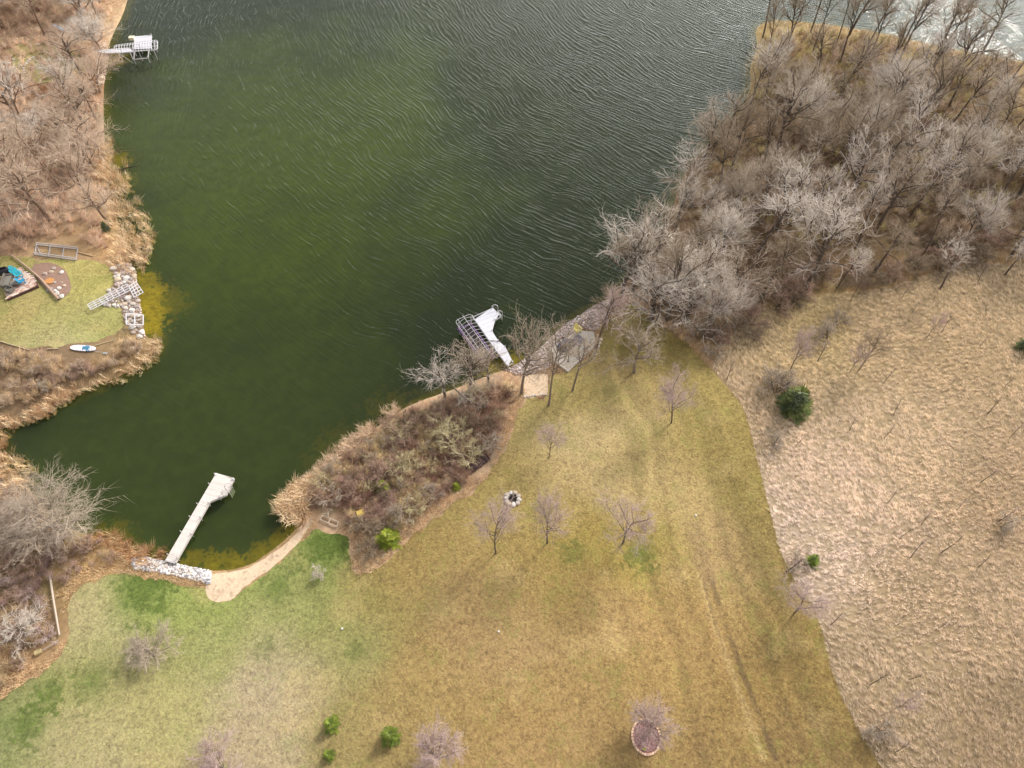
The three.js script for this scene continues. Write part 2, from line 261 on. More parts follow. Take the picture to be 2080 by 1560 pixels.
  const rp = rects.path, SAND = col(224, 196, 166), SAND2 = col(202, 176, 148);
  const tp = tex(1024, 1024, uvOf(rp, (x, z) => { const n = fbm(x * 1.3, z * 1.3, 3), m = fbm(x * 9, z * 9, 2), k = 0.62 + 0.3 * n + 0.42 * m - 0.22 * sstep(0.6, 0.75, fbm(x * 2.6 + 5, z * 2.6, 2)); for (let c = 0; c < 3; c++) o[c] = lerp(SAND[c], SAND2[c], n) * k; return o; }));
  structure('sand_path', sheetGeometry(SHEETS.path, rp), std({ map: tp, roughness: 1 }));
  // lake bed: pale sand and yellow weed on the shelf by the shore, further out the dark of deep murky water painted into its colour
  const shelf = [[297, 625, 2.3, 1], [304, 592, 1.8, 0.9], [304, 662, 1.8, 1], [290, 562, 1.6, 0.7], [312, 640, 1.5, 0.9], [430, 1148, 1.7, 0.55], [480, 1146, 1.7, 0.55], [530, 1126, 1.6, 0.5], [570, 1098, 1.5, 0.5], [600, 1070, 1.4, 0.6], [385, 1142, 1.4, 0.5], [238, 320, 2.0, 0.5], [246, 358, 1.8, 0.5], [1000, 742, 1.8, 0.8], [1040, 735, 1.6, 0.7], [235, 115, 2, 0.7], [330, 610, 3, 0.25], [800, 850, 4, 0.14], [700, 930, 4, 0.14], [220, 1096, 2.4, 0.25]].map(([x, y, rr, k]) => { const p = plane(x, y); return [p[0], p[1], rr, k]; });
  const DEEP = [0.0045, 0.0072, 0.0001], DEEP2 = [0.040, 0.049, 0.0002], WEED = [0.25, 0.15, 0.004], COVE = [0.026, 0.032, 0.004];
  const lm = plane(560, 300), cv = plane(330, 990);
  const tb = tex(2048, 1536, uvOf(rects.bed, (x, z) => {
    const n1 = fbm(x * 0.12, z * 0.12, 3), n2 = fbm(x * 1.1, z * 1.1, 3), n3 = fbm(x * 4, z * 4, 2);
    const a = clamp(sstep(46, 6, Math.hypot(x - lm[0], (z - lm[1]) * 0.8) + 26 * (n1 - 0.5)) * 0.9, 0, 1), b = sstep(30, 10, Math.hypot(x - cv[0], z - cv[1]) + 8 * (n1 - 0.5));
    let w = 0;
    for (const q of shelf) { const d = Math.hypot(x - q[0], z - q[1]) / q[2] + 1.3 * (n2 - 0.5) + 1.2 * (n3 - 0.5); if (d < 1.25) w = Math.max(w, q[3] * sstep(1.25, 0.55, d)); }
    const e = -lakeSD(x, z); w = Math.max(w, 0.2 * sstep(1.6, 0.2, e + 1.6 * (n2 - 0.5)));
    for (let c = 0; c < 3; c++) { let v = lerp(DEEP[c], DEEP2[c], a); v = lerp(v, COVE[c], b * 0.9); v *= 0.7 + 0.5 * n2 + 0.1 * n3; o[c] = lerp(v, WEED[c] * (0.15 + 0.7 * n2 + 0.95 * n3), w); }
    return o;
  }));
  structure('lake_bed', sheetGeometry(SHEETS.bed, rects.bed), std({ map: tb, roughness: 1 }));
}

// ------------------------------------------------------------------ the lake: a clear sheet with wind ripples over the bed
{
  const x0 = -85, z0 = -150, x1 = 105, z1 = -15, cx = 72, cz = -165;
  const comps = [[0.74, 0.0, 0.9], [0.54, 0.10, 0.9], [0.40, -0.14, 0.9], [1.05, -0.06, 0.5], [0.33, 0.22, 0.7], [0.47, -0.3, 0.6]];
  const wave = ftex(2048, 2048, (u, v) => {
    const x = x0 + u * (x1 - x0), z = z0 + v * (z1 - z0);
    let dx = x - cx, dz = z - cz, d = Math.hypot(dx, dz), a = Math.atan2(dz, dx), s = 0;
    const w1 = (fbm(x * 0.10, z * 0.10, 3) - 0.5) * 4.0 + (vn(x * 0.5, z * 0.5) - 0.5) * 0.3;
    for (let i = 0; i < comps.length; i++) {
      const [L, off, A] = comps[i], ph = (d + off * a * 26 + w1 + (vn(x * 0.23 + i * 17, z * 0.23 + i * 5) - 0.5) * 1.5 * L) * 2 * Math.PI / L;
      const grp = sstep(0.1, 0.85, vn(x * 0.75 + i * 31.7, z * 0.75 + i * 11.3));
      const q = 0.5 + 0.5 * Math.sin(ph);
      s += A * L * grp * q * q * 0.8 + A * L * 0.12 * q;
    }
    const gust = lerp(0.5, 1.0, sstep(-50, -100, z - 0.25 * x)) * (0.8 + 0.4 * sstep(0.3, 0.65, fbm(x * 0.05 + 4, z * 0.07, 3))), lee = 0.7 + 0.3 * sstep(0.3, 4, -lakeSD(x, z));
    return gust * lee * s / 3 + 0.05 * fbm(x * 5, z * 5, 2) * lee;
  });
  const calm = 0.22;
  const g = new THREE.PlaneGeometry(1, 1); g.rotateX(-Math.PI / 2);
  const px0 = -400, px1 = 600, pz0 = -1500, pz1 = -12;
  const pos = g.attributes.position, uv = g.attributes.uv;
  for (let i = 0; i < 4; i++) { const X = pos.getX(i) < 0 ? px0 : px1, Z = pos.getZ(i) < 0 ? pz0 : pz1; pos.setXYZ(i, X, 0, Z); uv.setXY(i, (X - x0) / (x1 - x0), (Z - z0) / (z1 - z0)); }
  const m = new THREE.MeshPhysicalMaterial({ color: new THREE.Color().setRGB(0.80, 0.88, 0.68), transmission: 1, thickness: 0, roughness: 0.08, specularIntensity: 0.5, ior: 1.33, bumpMap: wave, bumpScale: calm });
  structure('lake_water', g, m);
}

// ------------------------------------------------------------------ helpers for things
const taken = new Map();
function numbered(name) { const k = taken.get(name) ?? 0; taken.set(name, k + 1); return k ? name + '_' + String(k).padStart(3, '0') : name; }
function thing(name, label, category, pos, turn = 0, group) {
  const o = new THREE.Group(); o.name = numbered(name); o.userData = { label, category }; if (group) o.userData.group = group;
  if (pos) o.position.copy(pos); o.rotation.y = turn; scene.add(o); return o;
}
function part(name, geo, mat, parent, label) { const m = new THREE.Mesh(geo, mat); m.name = name; if (label) m.userData.label = label; parent.add(m); return m; }
function solo(name, label, category, geo, mat, pos, turn = 0, group) { const m = new THREE.Mesh(geo, mat); m.name = numbered(name); m.userData = { label, category }; if (group) m.userData.group = group; if (pos) m.position.copy(pos); m.rotation.y = turn; scene.add(m); return m; }
function copyOf(proto, name, label, pos, turn, scale, group) {
  const r = proto.clone(); r.name = numbered(name); r.userData = { ...proto.userData, label }; if (group) r.userData.group = group;
  r.position.copy(pos); r.rotation.set(0, turn, 0); if (Array.isArray(scale)) r.scale.set(...scale); else r.scale.setScalar(scale); scene.add(r); return r;
}
const V = (x, y, z) => new THREE.Vector3(x, y, z);
const UP = V(0, 1, 0);
function bar(a, b, r, n = 8) { const L = a.distanceTo(b), g = new THREE.CylinderGeometry(r, r, L, n); g.applyQuaternion(new THREE.Quaternion().setFromUnitVectors(UP, b.clone().sub(a).normalize())); g.translate((a.x + b.x) / 2, (a.y + b.y) / 2, (a.z + b.z) / 2); return g; }
function beam(a, b, w, h) { const L = a.distanceTo(b), d = b.clone().sub(a), g = new THREE.BoxGeometry(w, h, L); const m = new THREE.Matrix4().lookAt(V(0, 0, 0), d.clone().negate(), UP); g.applyMatrix4(m); g.translate((a.x + b.x) / 2, (a.y + b.y) / 2, (a.z + b.z) / 2); return g; }
function tube(pts, r, n = 6, seg = 3, closed = false) { return new THREE.TubeGeometry(new THREE.CatmullRomCurve3(pts, closed, 'centripetal'), pts.length * seg, r, n, closed); }
function prism(pts, y0, y1) {    // pts: [x, z] outline
  const s = pts.map(([x, z]) => new THREE.Vector2(x, z)); if (THREE.ShapeUtils.isClockWise(s)) s.reverse();
  const P = [], tri = THREE.ShapeUtils.triangulateShape(s, []);
  for (const [a, b, c] of tri) { P.push(s[a].x, y1, s[a].y, s[c].x, y1, s[c].y, s[b].x, y1, s[b].y); P.push(s[a].x, y0, s[a].y, s[b].x, y0, s[b].y, s[c].x, y0, s[c].y); }
  for (let i = 0; i < s.length; i++) { const a = s[i], b = s[(i + 1) % s.length]; P.push(a.x, y0, a.y, a.x, y1, a.y, b.x, y1, b.y, a.x, y0, a.y, b.x, y1, b.y, b.x, y0, b.y); }
  const g = new THREE.BufferGeometry(); g.setAttribute('position', new THREE.Float32BufferAttribute(P, 3)); g.computeVertexNormals();
  const U = []; for (let i = 0; i < P.length; i += 3) U.push(P[i], P[i + 2]); g.setAttribute('uv', new THREE.Float32BufferAttribute(U, 2)); return g;
}
function slice(poly, ax, az, s) {      // where the line at distance s along the axis crosses the outline: the two offsets sideways
  const hit = [];
  for (let i = 0; i < poly.length; i++) { const a = poly[i], b = poly[(i + 1) % poly.length], sa = a[0] * ax + a[1] * az, sb = b[0] * ax + b[1] * az; if ((sa - s) * (sb - s) < 0) { const t = (s - sa) / (sb - sa); hit.push((a[0] + (b[0] - a[0]) * t) * -az + (a[1] + (b[1] - a[1]) * t) * ax); } }
  hit.sort((p, q) => p - q); return hit.length > 1 ? [hit[0], hit[hit.length - 1]] : null;
}
function deckBoards(parent, name, poly, a, b, width, y0, y1, mats, rnd, gap = 0.012) {     // boards laid across an outline, from a to b
  let ax = b[0] - a[0], az = b[1] - a[1]; const L = Math.hypot(ax, az); ax /= L; az /= L;
  const ss = poly.map((p) => p[0] * ax + p[1] * az), s0 = Math.min(...ss), s1 = Math.max(...ss), n = Math.max(1, Math.round((s1 - s0) / width)), w = (s1 - s0) / n;
  const at = (s, o) => [s * ax - o * az, s * az + o * ax];
  for (let i = 0; i < n; i++) {
    const p = s0 + i * w + gap / 2 + 0.0005, q = s0 + (i + 1) * w - gap / 2 - 0.0005, h0 = slice(poly, ax, az, p), h1 = slice(poly, ax, az, q);
    if (!h0 || !h1) continue;
    const dy = (rnd() - 0.5) * 0.006;
    part(name, prism([at(p, h0[0]), at(p, h0[1]), at(q, h1[1]), at(q, h1[0])], y0, y1 + dy), mats[Math.floor(rnd() * mats.length)], parent);
  }
  return { ax, az, s0, s1, at };
}
const noiseTex = (s, a, b, sx, sy) => { const t = tex(256, 256, (u, v) => { const n = fbm(u * sx, v * sy, 4), m = fbm(u * sx * 6 + 9, v * sy * 6, 2), k = a + b * (0.6 * n + 0.4 * m); return [k, k, k]; }); t.wrapS = t.wrapT = THREE.MirroredRepeatWrapping; t.repeat.set(s, s); return t; };
const grainT = noiseTex(1, 0.45, 0.55, 6, 40), mottleT = noiseTex(0.7, 0.45, 0.6, 10, 10);

// ------------------------------------------------------------------ bare trees
class Wood {
  constructor() { this.P = []; this.N = []; this.I = []; }
  ring(c, d, r, n) { const u = Math.abs(d.y) < 0.9 ? V(0, 1, 0).cross(d).normalize() : V(1, 0, 0).cross(d).normalize(), w = d.clone().cross(u), k = this.P.length / 3; for (let i = 0; i < n; i++) { const a = i / n * 2 * Math.PI, x = Math.cos(a), y = Math.sin(a), nx = u.x * x + w.x * y, ny = u.y * x + w.y * y, nz = u.z * x + w.z * y; this.P.push(c.x + nx * r, c.y + ny * r, c.z + nz * r); this.N.push(nx, ny, nz); } return k; }
  limb(pts, r0, r1, n) { let prev = -1; for (let i = 0; i < pts.length; i++) { const d = (i < pts.length - 1 ? pts[i + 1].clone().sub(pts[i]) : pts[i].clone().sub(pts[i - 1])).normalize(), k = this.ring(pts[i], d, lerp(r0, r1, i / (pts.length - 1)), n); if (prev >= 0) for (let j = 0; j < n; j++) { const a = prev + j, b = prev + (j + 1) % n, c = k + j, e = k + (j + 1) % n; this.I.push(a, b, c, b, e, c); } prev = k; } }
  spike(a, b, r) { const d = b.clone().sub(a).normalize(), k = this.ring(a, d, r, 3), t = this.P.length / 3; this.P.push(b.x, b.y, b.z); this.N.push(d.x, d.y, d.z); for (let j = 0; j < 3; j++) this.I.push(k + j, k + (j + 1) % 3, t); }
  blade(a, b, c) { const k = this.P.length / 3, n = b.clone().sub(a).cross(c.clone().sub(a)).normalize(); for (const p of [a, b, c]) { this.P.push(p.x, p.y, p.z); this.N.push(n.x, n.y, n.z); } this.I.push(k, k + 1, k + 2); }
  geo() { const g = new THREE.BufferGeometry(); g.setAttribute('position', new THREE.Float32BufferAttribute(this.P, 3)); g.setAttribute('normal', new THREE.Float32BufferAttribute(this.N, 3)); g.setIndex(this.I); return g; }
}
function path(rnd, a, dir, len, n, wob, lift) { const pts = [a.clone()], d = dir.clone(); for (let i = 0; i < n; i++) { d.x += (rnd() - 0.5) * wob; d.z += (rnd() - 0.5) * wob; d.y += (rnd() - 0.5) * wob * 0.7 + lift; d.normalize(); pts.push(pts[i].clone().addScaledVector(d, len / n)); } return pts; }
const onPath = (pts, t) => { const f = t * (pts.length - 1), i = Math.min(pts.length - 2, Math.floor(f)); return pts[i].clone().lerp(pts[i + 1], f - i); };
const pathDir = (pts, t) => { const i = Math.min(pts.length - 2, Math.floor(t * (pts.length - 1))); return pts[i + 1].clone().sub(pts[i]).normalize(); };
function aside(rnd, d, angle) { const u = Math.abs(d.y) < 0.9 ? V(0, 1, 0).cross(d).normalize() : V(1, 0, 0).cross(d).normalize(), w = d.clone().cross(u), a = rnd() * 2 * Math.PI; return d.clone().multiplyScalar(Math.cos(angle)).addScaledVector(u, Math.sin(angle) * Math.cos(a)).addScaledVector(w, Math.sin(angle) * Math.sin(a)).normalize(); }
function growTree(o) {           // o: seed, h, fork (share of height), trunkR, limbs, spreadAngle, sub, twigs, twigR, lift, lean
  const rnd = rngOf(o.seed), trunk = new Wood(), crown = new Wood();
  const tops = o.stems ?? 1, roots = [];
  for (let s = 0; s < tops; s++) {
    const d0 = V((rnd() - 0.5) * (o.lean ?? 0.12) * (tops > 1 ? 3 : 1), 1, (rnd() - 0.5) * (o.lean ?? 0.12) * (tops > 1 ? 3 : 1)).normalize();
    const L = o.h * o.trunkTo * (0.9 + rnd() * 0.2), p = path(rnd, V((s - (tops - 1) / 2) * o.trunkR * 1.6, -0.15, 0), d0, L, 7, 0.16, 0.02), r = o.trunkR / Math.sqrt(tops);
    trunk.limb(p, r, r * 0.32, 7); roots.push([p, r]);
  }
  for (const [p, r] of roots) {
    const nl = Math.round(o.limbs / tops);
    for (let i = 0; i < nl; i++) {
      const t = i === 0 ? 1 : lerp(o.fork, 1, (i + rnd() * 0.6) / nl), a = onPath(p, Math.min(1, t)), d = aside(rnd, pathDir(p, Math.min(0.99, t)), i === 0 ? 0.2 : o.angle * (0.75 + rnd() * 0.5));
      const L = o.h * o.limbL * (i === 0 ? 0.75 : (1.05 - 0.45 * (t - o.fork) / (1 - o.fork + 1e-6))) * (0.75 + rnd() * 0.5), lr = Math.max(r * 0.42 * (0.7 + rnd() * 0.5), o.twigR * 2.5), q = path(rnd, a, d, L, 5, o.wob ?? 0.5, o.lift);
      trunk.limb(q, lr, lr * 0.35, 5);
      for (let j = 0; j < o.sub; j++) {
        const tj = 0.22 + 0.78 * (j + rnd()) / o.sub, b = onPath(q, tj), e = aside(rnd, pathDir(q, tj), 0.45 + rnd() * 0.7), l2 = L * 0.55 * (1.1 - 0.5 * tj) * (0.7 + rnd() * 0.6), r2 = Math.max(lr * 0.42 * (1.1 - 0.5 * tj), o.twigR * 2.6), q2 = path(rnd, b, e, l2, 3, (o.wob ?? 0.5) * 1.2, o.lift);
        crown.limb(q2, r2, r2 * 0.4, 3);
        for (let k = 0; k < o.twigs; k++) {
          const tk = 0.15 + 0.85 * (k + rnd()) / o.twigs, c = onPath(q2, tk), f = aside(rnd, pathDir(q2, tk), 0.4 + rnd() * 0.8); f.y += o.lift * 0.8; f.normalize();
          const l3 = l2 * 0.5 * (0.6 + rnd() * 0.8), end = c.clone().addScaledVector(f, l3);
          crown.spike(c, end, o.twigR);
          for (let m = 0; m < o.fine; m++) { const s = c.clone().lerp(end, 0.3 + 0.6 * rnd()), ff = aside(rnd, f, 0.4 + rnd() * 0.7); crown.spike(s, s.clone().addScaledVector(ff, l3 * (0.35 + rnd() * 0.4)), o.twigR * 0.72); }
        }
      }
    }
  }
  return { trunk: trunk.geo(), crown: crown.geo() };
}
const barkTex = (r, g, b) => std({ color: C3(r, g, b), map: mottleT, roughness: 1 });
const BARK = { dark: std({ color: C3(92, 78, 66) }), grey: std({ color: C3(126, 110, 98) }), tan: std({ color: C3(128, 104, 84) }), pale: std({ color: C3(222, 204, 186) }) };
const TWIG = { grey: std({ color: C3(188, 170, 150) }), brown: std({ color: C3(156, 136, 112) }), tan: std({ color: C3(212, 186, 162) }), pale: std({ color: C3(220, 206, 192) }), mauve: std({ color: C3(198, 172, 164) }), olive: std({ color: C3(210, 194, 150) }), russet: std({ color: C3(178, 146, 126) }) };
const protoHolder = new Map();
function treeProto(kind, i) {
  const key = kind + i; if (protoHolder.has(key)) return protoHolder.get(key);
  const base = {
    oak: { h: 11, trunkTo: 0.55, fork: 0.42, trunkR: 0.25, limbs: 12, limbL: 0.46, angle: 0.95, sub: 10, twigs: 7, fine: 1, twigR: 0.0145, lift: 0.05, wob: 0.95 },
    tall: { h: 13, trunkTo: 0.72, fork: 0.52, trunkR: 0.21, limbs: 11, limbL: 0.36, angle: 0.75, sub: 9, twigs: 7, fine: 1, twigR: 0.015, lift: 0.08, wob: 0.8 },
    vase: { h: 9, trunkTo: 0.4, fork: 0.4, trunkR: 0.2, limbs: 16, limbL: 0.5, angle: 0.85, sub: 11, twigs: 8, fine: 3, twigR: 0.0105, lift: 0.10, wob: 0.45, stems: 2 },
    lawn: { h: 5, trunkTo: 0.62, fork: 0.25, trunkR: 0.06, limbs: 11, limbL: 0.42, angle: 0.75, sub: 9, twigs: 8, fine: 5, twigR: 0.005, lift: 0.10, wob: 0.4 },
    round: { h: 4, trunkTo: 0.4, fork: 0.35, trunkR: 0.08, limbs: 15, limbL: 0.56, angle: 0.95, sub: 9, twigs: 8, fine: 4, twigR: 0.010, lift: 0.07, wob: 0.25 },
    sapling: { h: 4, trunkTo: 0.9, fork: 0.3, trunkR: 0.075, limbs: 7, limbL: 0.24, angle: 0.6, sub: 4, twigs: 4, fine: 2, twigR: 0.0065, lift: 0.10, wob: 0.35 },
    shrub: { h: 2.2, trunkTo: 0.5, fork: 0.1, trunkR: 0.05, limbs: 14, limbL: 0.6, angle: 0.9, sub: 7, twigs: 6, fine: 2, twigR: 0.010, lift: 0.06, wob: 0.6, stems: 4, lean: 0.5 },
  }[kind];
  const g = growTree({ ...base, seed: 1000 + i * 37 + kind.length * 911 + kind.charCodeAt(0) * 7 }), P = g.crown.attributes.position, rr = []; let top = 0;
  for (let k = 0; k < P.count; k += 3) { top = Math.max(top, P.getY(k)); rr.push(Math.hypot(P.getX(k), P.getZ(k))); }
  rr.sort((a, b) => a - b);
  protoHolder.set(key, { ...g, h: top, R: rr[Math.floor(rr.length * 0.94)] }); return protoHolder.get(key);
}
let treeCount = 0;
function plant(kind, variant, pos, h, name, label, category, group, bark, twig, wide = 1, turn) {
  const p = treeProto(kind, variant), o = thing(name, label, category, pos, turn ?? (treeCount++ * 2.399), group), s = h / p.h, w = wide > 1.5 ? wide / p.R : s * wide;
  o.scale.set(w, s, w);
  part(kind === 'shrub' ? 'stems' : 'trunk', p.trunk, bark, o); part(kind === 'shrub' ? 'twigs' : 'crown', p.crown, twig, o);
  return o;
}

const KEEP = [[168, 707, 2.6], [205, 715, 1.4], [672, 1056, 1.5], [734, 1046, 0.9], [969, 942, 1.6], [115, 1230, 0.9], [118, 1262, 0.9], [108, 1195, 0.9], [122, 1292, 0.9], [100, 1317, 1.0], [82, 1326, 0.9], [110, 709, 1.2], [214, 697, 1.2], [40, 705, 1.2], [1030, 818, 0.8], [780, 993, 0.9], [790, 1099, 1.2], [927, 991, 0.8], [118, 56, 1.6], [1312, 1497, 1.6], [1041, 1014, 1.2], [120, 510, 3.0], [90, 507, 2.2], [150, 516, 2.2], [100, 565, 2.6], [118, 590, 2.2], [40, 575, 3.0], [20, 575, 2.4], [60, 578, 2], [230, 602, 3], [205, 615, 2]].map(([x, y, r]) => { const g = G(x, y); return [g.x, g.z, r]; });
const clearOf = (x, z) => KEEP.every((k) => Math.hypot(x - k[0], z - k[1]) > k[2]);

// ------------------------------------------------------------------ docks, lifts and frames
const M = {
  greyBoard: [std({ color: C3(240, 230, 222, 0.88), map: grainT }), std({ color: C3(232, 222, 214, 0.88), map: grainT }), std({ color: C3(246, 236, 228, 0.88), map: grainT })],
  whiteBoard: [std({ color: C3(238, 236, 244, 0.60), roughness: 0.6}), std({ color: C3(228, 226, 236, 0.60), roughness: 0.6 })], wetMurk: std({ color: C3(58, 58, 30, 0.6), roughness: 0.9 }),  // submerged feet: algae, and the murk of the water painted into the colour
  trim: std({ color: C3(206, 196, 188), roughness: 0.7 }), alu: std({ color: C3(226, 222, 226), roughness: 0.45, metalness: 0.25 }), purple: std({ color: C3(112, 78, 130), roughness: 0.5 }), darkRubber: std({ color: C3(48, 46, 52, 0.7), roughness: 0.7 }),
  whitePaint: std({ color: C3(240, 236, 240, 0.66), roughness: 0.5 }), galv: std({ color: C3(204, 198, 196), roughness: 0.5, metalness: 0.3 }),
};
const rA = rngOf(5);
function posts(parent, list, y1, r = 0.045, mat = M.galv) { for (const [x, z, top] of list) { const p = part('post', bar(V(x, 0.0, z), V(x, top ?? y1, z), r), mat, parent); if (groundY(x, z) < -0.02) part('post_foot', bar(V(x, groundY(x, z) - 0.2, z), V(x, 0, z), r * 0.98), M.wetMurk, p); } }
{ // long board dock with a flared end, from the stone edge into the cove
  const y = 0.55, px = [[336, 1137], [356, 1142], [426, 1019], [459, 1005], [475, 971], [439, 961]], poly = px.map(([a, b]) => plane(a, b, y)), mid = (i, j) => [(poly[i][0] + poly[j][0]) / 2, (poly[i][1] + poly[j][1]) / 2];
  const a = poly[0], b = poly[5], o = thing('dock', 'long pale grey board dock with flared end standing in the cove', 'dock');
  deckBoards(o, 'plank', poly, a, b, 0.19, y - 0.04, y, M.greyBoard, rA, 0.014);
  const inset = (p, q, k) => [lerp(p[0], q[0], k), lerp(p[1], q[1], k)];
  const edge = [[0, 5], [1, 2], [2, 3], [3, 4], [5, 4]];
  for (const [i, j] of edge) part('side_beam', beam(V(poly[i][0], y - 0.16, poly[i][1]), V(poly[j][0], y - 0.16, poly[j][1]), 0.06, 0.23), M.trim, o);
  part('ramp_plate', beam(V(...[poly[0][0], y - 0.02, poly[0][1]]), V(poly[1][0], y - 0.02, poly[1][1]), 0.25, 0.03), M.galv, o);
  for (const i of [4, 5]) { const c = inset(poly[i], mid(0, 4), 0.03); part('corner_bumper', new THREE.BoxGeometry(0.24, 0.08, 0.24).rotateY(0.5).translate(c[0], y + 0.03, c[1]), M.whitePaint, o); }
  const L = []; for (const t of [0.05, 0.3, 0.47, 0.62, 0.86, 0.98]) { L.push([...inset(poly[0], poly[5], t), y + 0.35]); } for (const t of [0.06, 0.45, 0.72, 0.97]) L.push([...inset(poly[1], poly[2], t), y + 0.35]); L.push([...inset(poly[2], poly[3], 0.6), y + 0.3], [...inset(poly[3], poly[4], 0.9), y + 0.3]);
  posts(o, L, y + 0.3);
  const lad = thing('swim_ladder', 'dark metal swim ladder hooked over the flared dock end', 'ladder');
  for (const t of [0.06, 0.42]) { const e = inset(poly[3], poly[4], t), w = inset(e, poly[0], 0.04), out = inset(e, poly[0], -0.03); part('rail', tube([V(w[0], y, w[1]), V(w[0], y + 0.8, w[1]), V(e[0], y + 0.9, e[1]), V(out[0], y + 0.4, out[1]), V(out[0], -0.9, out[1])], 0.03), M.galv, lad); }
  for (let k = 0; k < 4; k++) { const p = inset(poly[3], poly[4], 0.06), q = inset(poly[3], poly[4], 0.42), f = (e) => inset(e, poly[0], -0.03), pp = f(p), qq = f(q), yy = 0.25 - k * 0.3; part('rung', bar(V(pp[0], yy, pp[1]), V(qq[0], yy, qq[1]), 0.025), M.galv, lad); }
}
{ // white L-shaped dock by the oaks
  const y = 0.6, f = (l) => l.map(([a, b]) => plane(a, b, y)), wide = f([[960, 643], [1001, 625], [1018, 642], [1005, 650], [999, 672], [1012, 692], [995, 694]]), walk = f([[995.5, 695], [1012.5, 692.5], [1026, 704], [1042, 736], [1031, 743]]);
  const o = thing('dock', 'white panel dock, wide at its outer end, beside the canopy frame', 'dock');
  const a = plane(1031, 743, y), b = plane(960, 643, y);
  deckBoards(o, 'deck_panel', wide, a, b, 0.6, y - 0.05, y, M.whiteBoard, rA, 0.02);
  deckBoards(o, 'deck_panel', walk, a, b, 0.6, y - 0.05, y, M.whiteBoard, rA, 0.02);
  for (const P of [wide, walk]) for (let i = 0; i < P.length; i++) { const p = P[i], q = P[(i + 1) % P.length]; part('side_beam', beam(V(p[0], y - 0.15, p[1]), V(q[0], y - 0.15, q[1]), 0.05, 0.18), M.alu, o); }
  posts(o, [...wide, ...walk].map((p) => [p[0], p[1], y + 0.25]), y + 0.2);
  const s = plane(1013, 640, y), q = plane(1004, 628, y), lad = thing('swim_ladder', 'pale folded swim ladder on the white dock corner', 'ladder');
  for (const e of [s, q]) part('rail', tube([V(e[0] - 0.3, y, e[1]), V(e[0] - 0.2, y + 0.7, e[1]), V(e[0] + 0.35, y + 0.7, e[1]), V(e[0] + 0.4, -0.6, e[1])], 0.03), M.alu, lad);
  for (let k = 0; k < 3; k++) part('rung', bar(V(s[0] + 0.4, 0.35 - k * 0.3, s[1]), V(q[0] + 0.4, 0.35 - k * 0.3, q[1]), 0.03), M.alu, lad);
}
function canopyFrame(o, c, y, opt) {     // c: four corners [x, z] in order round; long side c0-c3 and c1-c2
  const L = (p, q, t, yy = y) => V(lerp(p[0], q[0], t), yy, lerp(p[1], q[1], t)), pt = (u, v, yy = y) => { const a = [lerp(c[0][0], c[3][0], u), lerp(c[0][1], c[3][1], u)], b = [lerp(c[1][0], c[2][0], u), lerp(c[1][1], c[2][1], u)]; return V(lerp(a[0], b[0], v), yy, lerp(a[1], b[1], v)); };
  const e = 0.05, rim = [pt(e, 0), pt(0.25, 0), pt(0.5, 0), pt(0.75, 0), pt(1 - e, 0), pt(1 - e * 0.3, 0.05), pt(1, 0.18), pt(1, 0.5), pt(1, 0.82), pt(1 - e * 0.3, 0.95), pt(1 - e, 1), pt(0.75, 1), pt(0.5, 1), pt(0.25, 1), pt(e, 1), pt(e * 0.3, 0.95), pt(0, 0.82), pt(0, 0.5), pt(0, 0.18), pt(e * 0.3, 0.05)];
  part('rim', tube(rim, opt.r, 6, 3, true), opt.mat, o);
  for (const v of opt.rails) part('ridge_rail', bar(pt(opt.u0 ?? 0, v, y + 0.35 * (1 - Math.abs(v - 0.5) * 2)), pt(1, v, y + 0.35 * (1 - Math.abs(v - 0.5) * 2)), opt.r), opt.mat, o);
  for (let i = 1; i < opt.bows; i++) { const u = i / opt.bows; part('bow', tube([pt(u, 0), pt(u, 0.25, y + 0.22), pt(u, 0.5, y + 0.35), pt(u, 0.75, y + 0.22), pt(u, 1)], opt.r * 0.8, 5), opt.mat, o); }
  for (const [u0, u1] of opt.ends ?? []) for (let i = 1; i < 7; i++) part('end_rib', bar(pt(u0, i / 7, y + 0.3 * (1 - Math.abs(i / 7 - 0.5) * 2)), pt(u1, i / 7), opt.r * 0.7, 5), opt.mat, o);
  return pt;
}
{ // boat lift with its bare canopy frame
  const y = 2.0, c = [[924, 652], [956, 637], [1010, 713], [980, 729]].map(([a, b]) => plane(a, b, y));
  const o = thing('boat_lift', 'boat lift with bare white canopy frame over purple beams, empty, in the water', 'boat lift');
  const pt = canopyFrame(o, c, y, { r: 0.023, mat: M.whitePaint, rails: [0.5, 0.17], bows: 12, ends: [[0.93, 1]] });
  for (const u of [0.08, 0.9]) for (const v of [0.12, 0.88]) { const p = part('post', bar(pt(u, v, 0), pt(u, v, y + 0.05), 0.06), M.galv, o); part('post_foot', bar(pt(u, v, -1.4), pt(u, v, 0), 0.058), M.wetMurk, p); }
  for (const v of [0.12, 0.88]) part('side_beam', beam(pt(0.02, v, 0.75), pt(0.97, v, 0.75), 0.12, 0.18), M.purple, o);
  for (const u of [0.04, 0.10, 0.86, 0.92]) part('cross_beam', beam(pt(u, 0.05, 0.6), pt(u, 0.95, 0.6), 0.14, 0.14), M.purple, o);
  const shadeDark = std({ color: C3(46, 34, 38, 0.6) }); for (const v of [0.2, 0.36, 0.52, 0.68, 0.82]) part('shade_bunk', beam(pt(0.06, v, 0.72), pt(0.9, v, 0.72), 0.44, 0.10), shadeDark, o);  // boards widened and darkened to stand for the shadowed water inside the lift
}
